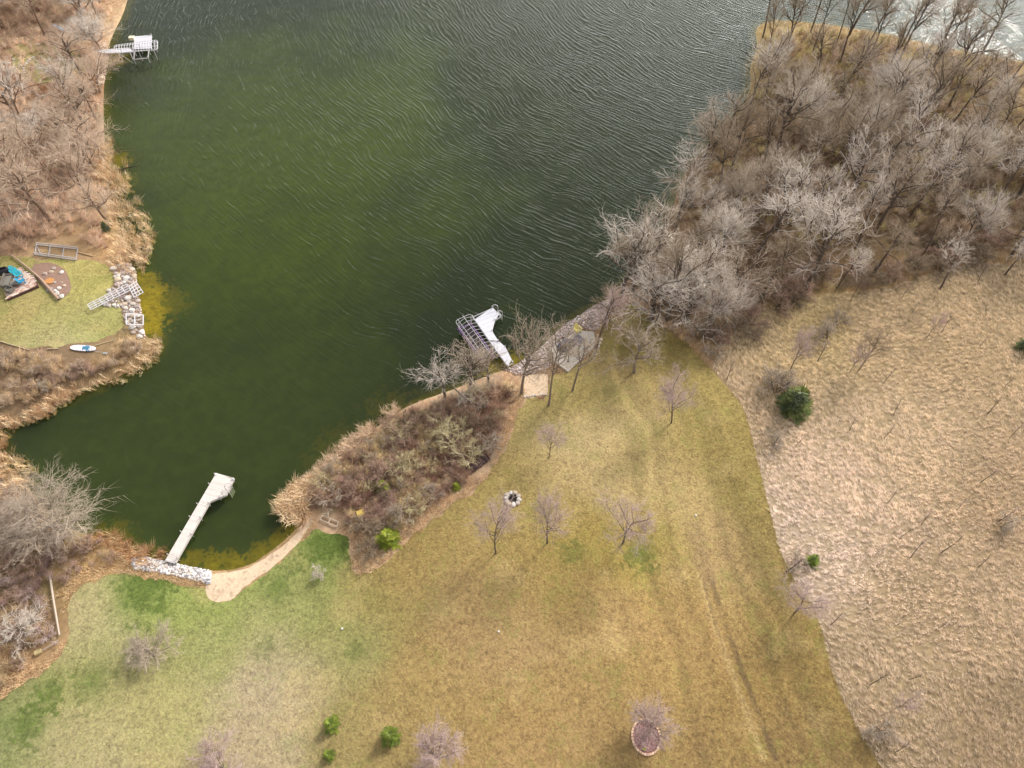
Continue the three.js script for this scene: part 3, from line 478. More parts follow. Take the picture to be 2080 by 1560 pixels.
{ // dock, lift and canopy frame below the wooded bank
  const y = 0.6, o = thing('dock', 'white plank dock with narrow gangway below the wooded bank', 'dock'), f = (l, h = y) => l.map(([a, b]) => plane(a, b, h));
  const plat = f([[273, 74], [307, 70], [306, 98], [271, 101]]), gang = f([[194, 102], [231, 99], [270, 96], [270, 104], [236, 107.5], [200, 107.5]]);
  deckBoards(o, 'plank', plat, plat[3], plat[0], 0.5, y - 0.05, y, M.whiteBoard, rA, 0.03);
  deckBoards(o, 'gangway_panel', gang, gang[0], gang[2], 0.9, y - 0.05, y, M.whiteBoard, rA, 0.03);
  for (const [p, q] of [[plat[0], plat[1]], [plat[1], plat[2]], [gang[5], gang[3]], [plat[3], plat[0]]]) part('side_beam', beam(V(p[0], y - 0.15, p[1]), V(q[0], y - 0.15, q[1]), 0.06, 0.2), M.alu, o);
  posts(o, [...plat, gang[2], gang[4]].map((p) => [p[0], p[1], y + 0.2]), y);
  const box = solo('storage_box', 'cream storage box on the white plank dock edge', 'box', new THREE.BoxGeometry(0.9, 0.5, 0.7), std({ color: C3(240, 224, 196) }), V(...(() => { const p = plane(268, 78, 0.8); return [p[0], 0.85, p[1]]; })()), 0.05);
  const c = [[232, 92], [232, 108], [320, 101], [320, 81]].map(([a, b]) => plane(a, b, 1.9)), cf = thing('canopy_frame', 'long bare white canopy frame with rounded ribbed end above the plank dock', 'canopy frame');
  const pt = canopyFrame(cf, c, 1.9, { r: 0.05, mat: M.whitePaint, rails: [0.35, 0.72], bows: 16, ends: [[0.92, 1]] });
  for (const u of [0.1, 0.55, 0.9]) for (const v of [0.1, 0.9]) { const p = part('post', bar(pt(u, v, 0), pt(u, v, 1.92), 0.05), M.galv, cf); part('post_foot', bar(pt(u, v, -0.7), pt(u, v, 0), 0.049), M.wetMurk, p); }
  const lf = thing('boat_lift', 'low galvanised boat lift frame beside the plank dock', 'boat lift'), q = f([[273, 104], [302, 102], [301, 118], [272, 121]], 0.8);
  for (let i = 0; i < 4; i++) { const a = q[i], b = q[(i + 1) % 4]; part('beam', beam(V(a[0], 0.8, a[1]), V(b[0], 0.8, b[1]), 0.13, 0.13), M.galv, lf); const lg = part('leg', bar(V(a[0], 0, a[1]), V(a[0], 1.1, a[1]), 0.07), M.galv, lf); part('leg_foot', bar(V(a[0], groundY(a[0], a[1]), a[1]), V(a[0], 0, a[1]), 0.068), M.wetMurk, lg); }
  const bA = plane(262, 103, 0.8), bB = plane(271, 122, 0.8); part('brace', bar(V(bA[0], 0.8, bA[1]), V(bB[0], 0.8, bB[1]), 0.05), M.galv, lf);
  const pA = plane(243, 110, 0.4), pB = plane(269, 125, 0.0); solo('mooring_pole', 'thin pale mooring pole slanting into the water by the gangway', 'pole', bar(V(pA[0], 0.5, pA[1]), V(pB[0], -0.3, pB[1]), 0.05), M.galv);
}
function openFrame(name, label, cat, px, h, bays, mat, opt = {}) {     // a welded frame lying on land: four corners seen at pixels
  const p = px.map(([a, b]) => G(a, b, opt.at ?? 0.1)), o = thing(name, label, cat), y = (v) => v.y + (opt.at ?? 0.1) + 0.05, at = (u, v, dy = 0) => { const a = p[0].clone().lerp(p[1], u), b = p[3].clone().lerp(p[2], u), c = a.lerp(b, v); return V(c.x, c.y + (opt.at ?? 0.1) + dy, c.z); }, w = opt.w ?? 0.07;
  for (const dy of h > 0 ? [0, h] : [0]) for (const v of opt.long ?? [0, 1]) part('rail', beam(at(0, v, dy), at(1, v, dy), w, w), mat, o);
  for (let i = 0; i <= bays; i++) { const u = i / bays; part('crossbar', beam(at(u, 0, 0.005), at(u, 1, 0.005), w, w), mat, o); if (h > 0) for (const v of [0, 1]) part('upright', beam(at(u, v), at(u + 0.001, v, h), w, w), mat, o); }
  if (opt.brace) for (const [a, b, c, d] of opt.brace) part('brace', beam(at(a, b, 0.02), at(c, d, 0.02), w * 0.7, w * 0.7), mat, o);
  return o;
}
openFrame('lift_frame', 'galvanised three bay boat lift frame parked on the grass by the bare trees', 'lift frame', [[74, 497], [158, 506], [154, 528], [71, 517]], 0.35, 3, M.galv, { long: [0, 1], w: 0.10, brace: [[0, 0, 0.16, 1], [0.05, 0.5, 0.2, 1]] });
openFrame('dock_section', 'long narrow aluminium dock frame lying from the grass onto the boulders', 'dock frame', [[178, 619], [258, 577], [266, 589], [185, 629]], 0, 7, M.alu, { long: [0, 0.33, 0.66, 1], w: 0.09, at: 0.55 });
openFrame('dock_section', 'short wide aluminium dock frame propped on the boulders above the water', 'dock frame', [[262, 582], [276, 572], [291, 594], [272, 604]], 0, 3, M.alu, { long: [0, 0.25, 0.5, 0.75, 1], w: 0.09, at: 0.6 });
openFrame('dock_section', 'square aluminium dock frame lying flat on the lower boulders', 'dock frame', [[256, 637], [291, 640], [291, 660], [257, 659]], 0, 2, M.alu, { long: [0, 1], w: 0.10, at: 0.6 });
openFrame('timber_rack', 'pale timber frame of two rails and three crosspieces beside the tall reeds', 'frame', [[655, 1047], [688, 1060], [684, 1070], [650, 1055]], 0, 2, std({ color: C3(222, 200, 176), map: grainT }), { w: 0.10, at: 0.2 });
{ const a = G(160, 513), b = G(190, 521); solo('plank', 'loose tan plank lying beyond the lift frame end', 'plank', beam(V(a.x, a.y + 0.1, a.z), V(b.x, b.y + 0.1, b.z), 0.2, 0.08), std({ color: C3(214, 176, 128), map: grainT })); }
{ const p = G(734, 1045); solo('board', 'small pale yellow board lying in the brush', 'board', new THREE.BoxGeometry(0.75, 0.05, 0.7).rotateX(0.05), std({ color: C3(236, 206, 112), roughness: 0.8 }), V(p.x, p.y + 0.35, p.z), 0.5); }

// ------------------------------------------------------------------ stones
const stoneGeo = [];
for (let k = 0; k < 7; k++) {
  const g = new THREE.IcosahedronGeometry(1, 2), p = g.attributes.position, r = rngOf(300 + k), ox = r() * 40, cuts = [];
  for (let q = 0; q < 7; q++) cuts.push([aside(r, UP, r() * 3.1), 0.62 + r() * 0.25]);
  for (let i = 0; i < p.count; i++) { const v = V().fromBufferAttribute(p, i); for (const [n, d] of cuts) { const e = v.dot(n) - d; if (e > 0) v.addScaledVector(n, -e * 0.9); } v.multiplyScalar(0.94 + 0.14 * fbm(v.x * 1.7 + ox, v.y * 1.7 + v.z * 1.1, 2)); p.setXYZ(i, v.x, v.y * 0.72, v.z); }
  g.computeVertexNormals(); stoneGeo.push(g);
}
const STONE = [[236, 226, 216], [214, 198, 186], [196, 178, 164], [226, 204, 178], [206, 184, 172], [176, 166, 162], [244, 236, 228]].map(([r, g, b]) => std({ color: C3(r, g, b, 0.78), map: mottleT, roughness: 0.95 }));
const rS = rngOf(9);
function boulder(px, py, wpx, label, group, tone, flat = 1, lift = 0) {
  const p = G(px, py), s = wpx * CAM_H / -ray(px, py)[1] / 2, m = solo('boulder', label, 'boulder', stoneGeo[Math.floor(rS() * 7)], STONE[tone ?? Math.floor(rS() * 7)], V(p.x, p.y + s * 0.32 * flat + lift, p.z), rS() * 6.28, group);
  m.scale.set(s * (1 + 0.2 * rS()), s * 0.85 * flat, s * (0.85 + 0.2 * rS())); return m;
}
const BL = 'rounded pale boulder in the shore pile under the dock frames', BG = 'boulders piled along the grass shore';
for (const [x, y, w, t] of [[231, 546, 13, 0], [240, 541, 10, 2], [249, 538, 10, 3], [258, 538, 9, 4], [259, 545, 10, 2], [268, 548, 12, 6], [236, 557, 10, 1], [244, 558, 10, 3], [233, 563, 9, 1], [241, 561, 9, 6], [250, 556, 10, 2], [263, 555, 10, 4], [273, 562, 12, 3], [239, 569, 14, 3], [257, 567, 13, 6], [250, 563, 8, 1], [266, 568, 9, 5], [238, 579, 11, 4], [246, 577, 9, 1], [253, 574, 9, 0], [262, 575, 9, 2], [222, 591, 10, 0], [229, 588, 9, 5], [214, 618, 13, 6], [222, 621, 9, 1], [232, 620, 9, 6], [240, 622, 8, 0], [246, 621, 9, 1], [261, 606, 14, 6], [281, 612, 10, 1], [254, 618, 10, 3], [263, 614, 10, 2], [270, 618, 11, 1], [277, 624, 11, 5], [256, 627, 10, 0], [268, 632, 12, 6], [261, 641, 10, 0], [272, 643, 12, 3], [282, 643, 13, 6], [264, 650, 9, 1], [272, 653, 9, 6], [282, 652, 12, 2], [259, 655, 8, 0], [270, 666, 12, 6], [283, 665, 12, 1], [276, 672, 9, 2], [289, 676, 14, 6], [284, 685, 13, 0], [271, 676, 9, 4], [265, 668, 8, 2]]) boulder(x, y, w, BL, BG, t);
for (const [x, y, w, t, l] of [[126, 554, 9, 6, 'round white boulder at the outer corner of the mulch bed'], [126, 603, 11, 6, 'round white boulder at the lower tip of the mulch bed'], [117, 597, 10, 0, 'flat white boulder next to the fallen trunk in the mulch bed'], [113, 591, 8, 6, 'small white boulder beside the fallen trunk end'], [120, 587, 10, 6, 'long white boulder lying in the mulch bed'], [104, 589, 11, 5, 'grey boulder under the fallen trunk'], [99, 590, 8, 5, 'small grey boulder tucked behind the fallen trunk'], [110, 546, 9, 2, 'tan boulder at the top of the mulch bed'], [105, 553, 9, 3, 'sandy slab stone in the mulch bed'], [92, 557, 9, 4, 'pointed pinkish stone in the mulch bed'], [111, 574, 7, 1, 'small pale stone in the middle of the mulch bed'], [131, 581, 7, 3, 'narrow tan stone standing at the mulch edge'], [126, 574, 5, 3, 'small orange stone in the mulch bed']]) boulder(x, y, w, l, 'stones of the mulch bed', t);
{ const o = [[89, 571], [100, 564], [110, 566], [106, 576], [92, 576]].map(([a, b]) => { const g = G(a, b, 0.1); return [g.x, g.z]; }), y = G(98, 570).y; solo('flagstone', 'flat orange flagstone lying in the mulch bed', 'flagstone', prism(o, y - 0.02, y + 0.14), std({ color: C3(226, 160, 96), map: mottleT })); }
function stuffStones(name, label, poly, n, s0, s1, tones, seed, lift = 0.0, keep) {
  const pts = poly.map(([x, y]) => { const g = G(x, y); return [g.x, g.z]; }), sd = polySD(pts), r = rngOf(seed), xs = pts.map((p) => p[0]), zs = pts.map((p) => p[1]), list = [];
  let guard = 0; while (list.length < n && guard++ < n * 40) { const x = lerp(Math.min(...xs), Math.max(...xs), r()), z = lerp(Math.min(...zs), Math.max(...zs), r()); if (sd(x, z) < 0) list.push([x, z]); }
  const m = new THREE.InstancedMesh(new THREE.IcosahedronGeometry(1, 0).scale(1, 0.75, 1), std({ color: 0xffffff, roughness: 0.95, flatShading: true }), list.length), q = new THREE.Matrix4(), c = new THREE.Color();
  list.forEach(([x, z], i) => { const s = lerp(s0, s1, r() * r()); q.compose(V(x, Math.max(groundY(x, z), -0.1) + s * 0.3 + lift * r(), z), new THREE.Quaternion().setFromEuler(new THREE.Euler(r() * 3, r() * 6, r() * 3)), V(s * (0.8 + 0.5 * r()), s * (0.7 + 0.4 * r()), s)); m.setMatrixAt(i, q); const t = tones[Math.floor(r() * tones.length)], k = 0.75 + 0.4 * r(); c.setRGB(...col(t[0], t[1], t[2], 0.75 * k)); m.setColorAt(i, c); });
  m.name = numbered(name); m.userData = { label, category: 'riprap', kind: 'stuff' }; scene.add(m);
}
const pinkish = [[226, 208, 200], [206, 184, 176], [184, 164, 158], [236, 222, 212], [164, 148, 146]], whitish = [[238, 234, 232], [222, 218, 220], [196, 192, 196], [246, 240, 234], [176, 172, 178]];
stuffStones('riprap', 'white riprap stones banked at the foot of the long dock', [[268, 1136], [290, 1132], [330, 1140], [385, 1152], [431, 1161], [428, 1186], [396, 1180], [350, 1168], [300, 1160], [270, 1156]], 1500, 0.07, 0.22, whitish, 21, 0.1);
stuffStones('riprap', 'pinkish riprap stones along the shore by the oaks', [[1026, 752], [1046, 742], [1070, 728], [1096, 710], [1122, 684], [1152, 656], [1188, 634], [1220, 614], [1248, 606], [1232, 640], [1212, 672], [1172, 668], [1124, 706], [1120, 745], [1080, 760], [1048, 762]], 3600, 0.06, 0.20, pinkish, 22, 0.1);
stuffStones('riprap', 'pale riprap stones on the bank under the left hand trees', [[192, 88], [214, 84], [221, 112], [214, 160], [208, 175], [196, 170], [196, 130], [186, 108]], 1100, 0.08, 0.26, [[226, 196, 172], [206, 178, 156], [238, 216, 196]], 23, 0.1);
stuffStones('gravel', 'small cobbles between the shore boulders', [[229, 544], [262, 533], [276, 550], [280, 600], [291, 650], [294, 690], [262, 672], [250, 640], [246, 626], [210, 622], [220, 592], [238, 586]], 1500, 0.06, 0.17, pinkish, 24);
{ const L = 'larger pale edge stone along the riprap by the concrete pad', r = rngOf(31); for (const [x, y, w] of [[1184, 646, 8], [1177, 650, 8], [1170, 655, 7], [1162, 660, 8], [1155, 667, 8], [1149, 673, 7], [1141, 681, 7], [1134, 688, 7], [1124, 696, 8], [1117, 702, 7], [1119, 712, 8], [1218, 697, 9], [1221, 690, 8], [1216, 704, 7], [1106, 716, 7], [1084, 735, 7], [1068, 752, 8], [1056, 750, 8], [1048, 746, 8], [1040, 754, 7]]) boulder(x, y, w, L, 'edge stones of the oak shore', [0, 1, 3, 6][Math.floor(r() * 4)]); }
{ const r = rngOf(33); for (let i = 0; i < 9; i++) boulder(1066 + i * 5.4, 806 - i * 0.6 + (r() - 0.5) * 2, 6, 'small pale stone edging the square sand pad', 'stones edging the sand pad', [0, 1, 3][i % 3]); }
{ const r = rngOf(34); for (const [x, y] of [[68, 118], [64, 119], [60, 122], [57, 126], [54, 130], [51, 134], [49, 139], [49, 144], [50, 149]]) boulder(x, y, 6, 'pale stone in the curved row on the upper glade', 'curved stone row', [6, 0, 3][Math.floor(r() * 3)]); for (const [x, y, w] of [[14, 118, 8], [22, 116, 8], [10, 128, 8], [18, 130, 9], [28, 122, 7], [24, 138, 8], [6, 138, 7], [62, 94, 8], [78, 92, 10], [10, 95, 9]]) boulder(x, y, w, 'tan rock in the heap at the edge of the upper glade', 'rocks by the upper glade', [1, 3, 4][Math.floor(r() * 3)]); }
{ // fire ring
  const c = G(1041, 1014), o = thing('fire_ring', 'ring of white boulders round charred logs on the lawn', 'fire ring', c), R = 0.66, r = rngOf(41);
  for (let i = 0; i < 10; i++) { const a = i / 10 * 6.283 + r() * 0.2, m = part('stone', stoneGeo[i % 7], STONE[[0, 1, 6, 3, 1][i % 5]], o); const s = 0.20 + r() * 0.09; m.position.set(Math.cos(a) * R, 0.14, Math.sin(a) * R); m.scale.set(s * 1.15, s, s); m.rotation.y = -a; }
  part('ash', new THREE.CircleGeometry(0.56, 24).rotateX(-Math.PI / 2).translate(0, 0.02, 0), std({ color: C3(78, 68, 66), map: mottleT }), o);
  for (let i = 0; i < 7; i++) { const a = r() * 6.28, k = 0.42, y = 0.08 + i * 0.03; part('log', bar(V(Math.cos(a) * k, y, Math.sin(a) * k), V(-Math.cos(a) * k, y + 0.08, -Math.sin(a + 0.3) * k), 0.05, 6), std({ color: C3(i % 3 ? 56 : 150, i % 3 ? 48 : 132, i % 3 ? 48 : 122), map: mottleT }), o); }
}
{ // round planter
  const c = G(1312, 1497), o = thing('planter', 'round planter of tan edging blocks filled with dark mulch', 'planter', c), n = 34, rx = 1.22, rz = 1.40, mats = [[226, 190, 164], [216, 178, 150], [206, 168, 144]].map((k) => std({ color: C3(...k, 1.0), map: mottleT }));
  for (let i = 0; i < n; i++) { const a0 = i / n * 6.283 + 0.012, a1 = (i + 1) / n * 6.283 - 0.012, q = (a, k) => [Math.cos(a) * (rx + k), Math.sin(a) * (rz + k)]; if (i === 28) continue; part('edging_block', prism([q(a0, 0), q(a1, 0), q(a1, -0.17), q(a0, -0.17)], -0.1, 0.15 + (i % 3) * 0.008), mats[i % 3], o); }
  const mul = []; for (let i = 0; i < 30; i++) { const a = i / 30 * 6.283; mul.push([Math.cos(a) * (rx - 0.18), Math.sin(a) * (rz - 0.18)]); }
  part('mulch', prism(mul, -0.05, 0.08), std({ color: C3(156, 116, 110), map: mottleT }), o);
  const chips = new THREE.InstancedMesh(new THREE.BoxGeometry(0.16, 0.015, 0.035), std({ color: 0xffffff }), 900), r = rngOf(43), q = new THREE.Matrix4(), cc = new THREE.Color();
  for (let i = 0; i < 900; i++) { const a = r() * 6.283, k = Math.sqrt(r()) * 0.98; q.compose(V(Math.cos(a) * (rx - 0.24) * k, 0.085 + r() * 0.03, Math.sin(a) * (rz - 0.24) * k), new THREE.Quaternion().setFromEuler(new THREE.Euler((r() - 0.5) * 0.8, r() * 6, (r() - 0.5) * 0.8)), V(0.6 + r(), 1, 1)); chips.setMatrixAt(i, q); const t = r(); cc.setRGB(...col(lerp(120, 200, t), lerp(84, 156, t), lerp(84, 150, t))); chips.setColorAt(i, cc); }
  chips.name = 'mulch_chips'; chips.userData.kind = 'stuff'; o.add(chips);
}
{ // concrete pad by the oaks with its furniture
  const px = [[1120, 707], [1172, 670], [1206, 674], [1209.5, 688], [1206, 705], [1154, 755], [1125, 733]], o = thing('concrete_pad', 'grey concrete pad on the shore between the oaks', 'patio'), y = 0.78, pts = px.map(([a, b]) => plane(a, b, y));
  part('slab', prism(pts, 0.1, y), std({ color: C3(208, 198, 186), map: mottleT, roughness: 0.9 }), o);
  const f = (a, b, h = y) => { const p = plane(a, b, h); return V(p[0], h, p[1]); };
  const mat = [[1168, 681], [1176, 680], [1190, 690], [1177, 703], [1160, 698]].map(([a, b]) => plane(a, b, y));
  solo('dark_overlay', 'thin dark slate grey layer on the concrete pad', 'rug', prism(mat, y + 0.003, y + 0.02), std({ color: C3(112, 108, 124), map: mottleT }));  // thin dark grey shape laid on the slab
  const t = f(1150, 702), tb = thing('covered_table', 'low table under a dark blue cover on the concrete pad', 'table', t, 0.7);
  part('cover', new THREE.CylinderGeometry(0.55, 0.95, 0.65, 10).scale(1.3, 1, 0.9).translate(0, 0.33, 0), std({ color: C3(72, 72, 88), roughness: 0.8 }), tb); part('cover_hem', new THREE.TorusGeometry(0.95, 0.03, 5, 18).rotateX(Math.PI / 2).scale(1.3, 1, 0.9).translate(0, 0.04, 0), std({ color: C3(60, 60, 76) }), tb);
  for (const [a, b, c, d, l] of [[1186, 709, 1187, 694, 'thin dark post standing on the pale side of the concrete pad'], [1154, 734, 1155, 716, 'thin dark post standing near the narrow end of the concrete pad']]) { const p = f(a, b), h = clamp(heightTo(p, c, d), 0.6, 2.5); const s = thing('lamp_post', l, 'post', p); const pl = part('pole', new THREE.CylinderGeometry(0.045, 0.05, h, 8).translate(0, h / 2, 0), M.darkRubber, s); part('foot', new THREE.CylinderGeometry(0.11, 0.13, 0.06, 10).translate(0, 0.03, 0), M.darkRubber, s); part('cap', new THREE.CylinderGeometry(0.02, 0.075, 0.07, 8).translate(0, h + 0.03, 0), M.darkRubber, pl); }
}
// ------------------------------------------------------------------ chairs and the paved terrace
function adirondack(name, label, pos, turn, mat, group) {
  const o = thing(name, label, 'chair', pos, turn, group);
  for (let i = 0; i < 5; i++) part('seat_slat', new THREE.BoxGeometry(0.56, 0.025, 0.085).rotateX(0.18).translate(0, 0.36 - i * 0.018, 0.26 - i * 0.1), mat, o);
  for (let i = 0; i < 5; i++) { const h = 0.78 - Math.abs(i - 2) * 0.07; part('back_slat', new THREE.BoxGeometry(0.1, h, 0.025).translate(0, h / 2, 0).rotateX(-0.42).translate((i - 2) * 0.112, 0.28, -0.2), mat, o); }
  for (const s of [-1, 1]) { part('arm', new THREE.BoxGeometry(0.14, 0.03, 0.72).translate(s * 0.36, 0.56, 0.0), mat, o); part('leg', new THREE.BoxGeometry(0.06, 0.55, 0.1).translate(s * 0.33, 0.275, 0.28), mat, o); part('leg', new THREE.BoxGeometry(0.05, 0.08, 0.95).rotateX(0.28).translate(s * 0.285, 0.22, -0.05), mat, o); }
  return o;
}
{ const p = plane(1173, 673, 0.78); adirondack('adirondack_chair', 'pale yellow slatted chair on the concrete pad', V(p[0], 0.78, p[1]), 0.6, std({ color: C3(238, 220, 130), roughness: 0.6 })); }
{
  const y = 1.25, q = [[2, 556], [13, 607], [76, 579], [68, 560], [42, 543]].map(([a, b]) => plane(a, b, y)), o = thing('terrace', 'raised brick paver terrace beside the mulch bed', 'patio');
  part('wall', prism(q, 0.2, y - 0.07), std({ color: C3(104, 72, 66), map: mottleT }), o);
  const cx = q.reduce((s, p) => s + p[0], 0) / 5, cz = q.reduce((s, p) => s + p[1], 0) / 5, sd = polySD(q), mats = [[214, 186, 168], [196, 162, 146], [226, 206, 192], [176, 140, 126], [206, 190, 182]].map((k) => std({ color: C3(...k), roughness: 0.95 })), r = rngOf(51), ax = [q[2][0] - q[1][0], q[2][1] - q[1][1]], al = Math.hypot(...ax), ux = ax[0] / al, uz = ax[1] / al, g = new THREE.BoxGeometry(0.385, 0.08, 0.185);
  let n = 0;
  for (let i = -14; i < 14; i++) for (let j = -22; j < 22; j++) { const s = (i + (j & 1) * 0.5) * 0.4, t = j * 0.2, x = cx + s * ux - t * uz, z = cz + s * uz + t * ux; if (sd(x, z) > -0.06 || n >= 300) continue; n++; const m = part('paver', g, mats[Math.floor(r() * 5)], o); m.position.set(x, y - 0.04 + r() * 0.006, z); m.rotation.y = -Math.atan2(uz, ux); }
  const P = (a, b) => { const p = plane(a, b, y + 0.01); return V(p[0], y + 0.01, p[1]); }, wick = std({ color: C3(126, 118, 108), roughness: 1, map: mottleT }), cush = std({ color: C3(146, 140, 130), map: mottleT }), teal = std({ color: C3(40, 178, 196), roughness: 0.55 }), teal2 = std({ color: C3(30, 150, 196), roughness: 0.55 });
  const sofa = thing('wicker_sofa', 'grey wicker sofa on the brick terrace', 'sofa', P(17, 575), 1.75);
  const sb = part('base', new THREE.BoxGeometry(2.1, 0.34, 0.85).translate(0, 0.17, 0), wick, sofa); part('backrest', new THREE.BoxGeometry(2.1, 0.5, 0.16).translate(0, 0.55, -0.36), wick, sofa); for (const s of [-1, 1]) part('arm', new THREE.BoxGeometry(0.16, 0.3, 0.7).translate(s * 0.98, 0.47, 0.06), wick, sofa); for (const s of [-1, 0, 1]) part('cushion', new THREE.BoxGeometry(0.58, 0.13, 0.62).translate(s * 0.6, 0.405, 0.06), cush, sb);
  const tbl = thing('wicker_table', 'low grey wicker table next to the sofa', 'table', P(33, 579), 0.25); part('top', new THREE.BoxGeometry(0.95, 0.05, 0.65).translate(0, 0.42, 0), cush, tbl); part('base', new THREE.BoxGeometry(0.85, 0.4, 0.55).translate(0, 0.2, 0), wick, tbl);
  const sid = thing('wicker_chair', 'grey wicker armchair at the front of the brick terrace', 'chair', P(22, 592), -0.3); part('base', new THREE.BoxGeometry(0.8, 0.34, 0.75).translate(0, 0.17, 0), wick, sid); part('backrest', new THREE.BoxGeometry(0.8, 0.45, 0.14).translate(0, 0.53, -0.31), wick, sid); for (const s of [-1, 1]) part('arm', new THREE.BoxGeometry(0.12, 0.25, 0.6).translate(s * 0.34, 0.46, 0.04), wick, sid); part('cushion', new THREE.BoxGeometry(0.52, 0.1, 0.55).translate(0, 0.39, 0.06), cush, sid);
  const gr = thing('grill', 'black covered grill at the rear edge of the terrace', 'grill', P(11, 557), 0.4); part('body', new THREE.BoxGeometry(1.3, 0.75, 0.55).translate(0, 0.45, 0), M.darkRubber, gr); part('hood', new THREE.CylinderGeometry(0.28, 0.28, 1.0, 14, 1, false, 0, Math.PI).rotateZ(Math.PI / 2).rotateX(-Math.PI / 2).translate(0, 0.84, 0), M.darkRubber, gr);
  for (const [a, b, t, l, m] of [[31, 555, 0.9, 'turquoise slatted chair nearest the grill', teal], [40, 561, 0.9, 'turquoise slatted chair between two others', teal], [46, 574, 2.2, 'deep turquoise slatted chair by the low wicker table', teal2]]) adirondack('adirondack_chair', l, P(a, b), t, m, 'turquoise chairs on the terrace');
}
{ // mulch bed
  const q = zone([[62, 541], [88, 533], [112, 536], [134, 549], [142, 570], [146, 590], [128, 606], [112, 604], [98, 592], [78, 572]]), m = sheetBed(q); solo('mulch_bed', 'brown mulch bed with scattered stones on the island lawn', 'mulch bed', m, std({ color: C3(168, 134, 116), map: mottleT }));
  function sheetBed(poly) { const s = poly.map(([x, z]) => new THREE.Vector2(x, z)), tri = THREE.ShapeUtils.triangulateShape(s, []), P = []; for (const t of tri) for (const k of t) P.push(s[k].x, groundY(s[k].x, s[k].y) + 0.05, s[k].y); const g = new THREE.BufferGeometry(); g.setAttribute('position', new THREE.Float32BufferAttribute(P, 3)); const U = []; for (let i = 0; i < P.length; i += 3) U.push(P[i], P[i + 2]); g.setAttribute('uv', new THREE.Float32BufferAttribute(U, 2)); g.computeVertexNormals(); return g; }
  const ends = [[26, 521], [60, 548], [85, 570], [122, 612]], p = ends.map(([a, b], i) => { const g = G(a, b); return V(g.x, g.y + 0.25 + i * 0.02, g.z); }), w = new Wood(); w.limb(p, 0.10, 0.17, 8); for (const [k, dx, dz] of [[0.15, 0.8, -1.2], [0.4, 1.0, -1.4], [0.05, -1.2, -0.4]]) { const a = onPath(p, k); w.limb([a, a.clone().add(V(dx * 0.5, 0.5, dz * 0.5)), a.clone().add(V(dx, 0.7, dz))], 0.06, 0.02, 5); }
  solo('fallen_log', 'bare grey fallen trunk lying across the mulch bed corner', 'log', w.geo(), std({ color: C3(170, 142, 122) }));
}
{ // paddleboard
  const a = G(143, 705, 0.15), b = G(194, 709, 0.15), L = a.distanceTo(b), n = 26, s = []; for (let i = 0; i < n; i++) { const t = i / n * 6.283, cx = Math.cos(t); s.push(new THREE.Vector2(cx * L / 2, Math.sign(Math.sin(t)) * Math.pow(Math.abs(Math.sin(t)), 0.75) * 0.40)); }
  const g = new THREE.ExtrudeGeometry(new THREE.Shape(s), { depth: 0.07, bevelEnabled: true, bevelSize: 0.03, bevelThickness: 0.03, bevelSegments: 2 }); g.rotateX(-Math.PI / 2);
  const cv = document.createElement('canvas'); cv.width = 512; cv.height = 128; const x = cv.getContext('2d'); x.fillStyle = '#efeaf0'; x.fillRect(0, 0, 512, 128);
  for (const [px, w, c] of [[120, 8, '#9b9ad0'], [160, 12, '#c9b2c8'], [205, 8, '#b48fa0'], [250, 10, '#8f9fd0'], [330, 26, '#3f8fb4'], [366, 20, '#2f5f8a'], [400, 14, '#6fb0c4'], [436, 8, '#b46f86']]) { x.save(); x.translate(px, 64); x.rotate(0.5); x.fillStyle = c; x.fillRect(-w / 2, -90, w, 180); x.restore(); }
  const t = new THREE.CanvasTexture(cv); t.colorSpace = THREE.SRGBColorSpace; const p = g.attributes.position, u = g.attributes.uv; for (let i = 0; i < p.count; i++) u.setXY(i, p.getX(i) / L + 0.5, p.getZ(i) / 0.9 + 0.5);
  const o = thing('paddleboard', 'white paddleboard with blue and purple stripes lying at the lawn edge', 'paddleboard', a.clone().lerp(b, 0.5).add(V(0, 0.10, 0)), -Math.atan2(b.z - a.z, b.x - a.x)); const bd = part('board', g, std({ map: t, color: 0xe8e8e8, roughness: 0.4 }), o); part('deck_pad', new THREE.BoxGeometry(0.8, 0.012, 0.5).translate(0.35, 0.106, 0), std({ color: C3(66, 120, 150) }), bd);
  const k = G(204, 716); solo('paddle', 'grey paddle lying past the paddleboard nose', 'paddle', mergeGeometries([bar(V(-0.9, 0.1, -0.2), V(0.5, 0.1, 0.15), 0.025).toNonIndexed(), new THREE.BoxGeometry(0.5, 0.03, 0.2).translate(0.7, 0.1, 0.2).toNonIndexed()]), std({ color: C3(170, 176, 186) }), V(k.x, k.y + 0.05, k.z));
}
function rail(label, pts, r, mat, name = 'timber_rail', cat = 'rail') { const p = pts.map(([a, b, h]) => { const g = G(a, b); return V(g.x, g.y + (h ?? 0.1), g.z); }), w = new Wood(); w.limb(p, r, r * 0.8, 6); return solo(name, label, cat, w.geo(), mat); }
const paleWood = std({ color: C3(226, 206, 166), map: grainT });
rail('pale bent rail edging the island lawn at its far corner', [[-20, 688], [20, 700], [61, 712]], 0.07, paleWood);
rail('short pale rail lying in the brush before the paddleboard', [[97, 710], [108, 709.5], [120, 709.5]], 0.06, paleWood);
rail('slim pale rail running from the paddleboard to the boulders', [[194, 703], [214, 697], [232, 692]], 0.05, paleWood);
rail('weathered long rail along the dark bramble patch', [[105, 1170, 0.35], [112, 1215, 0.4], [119, 1260, 0.35], [124, 1292, 0.3]], 0.10, std({ color: C3(222, 204, 186), map: grainT }));
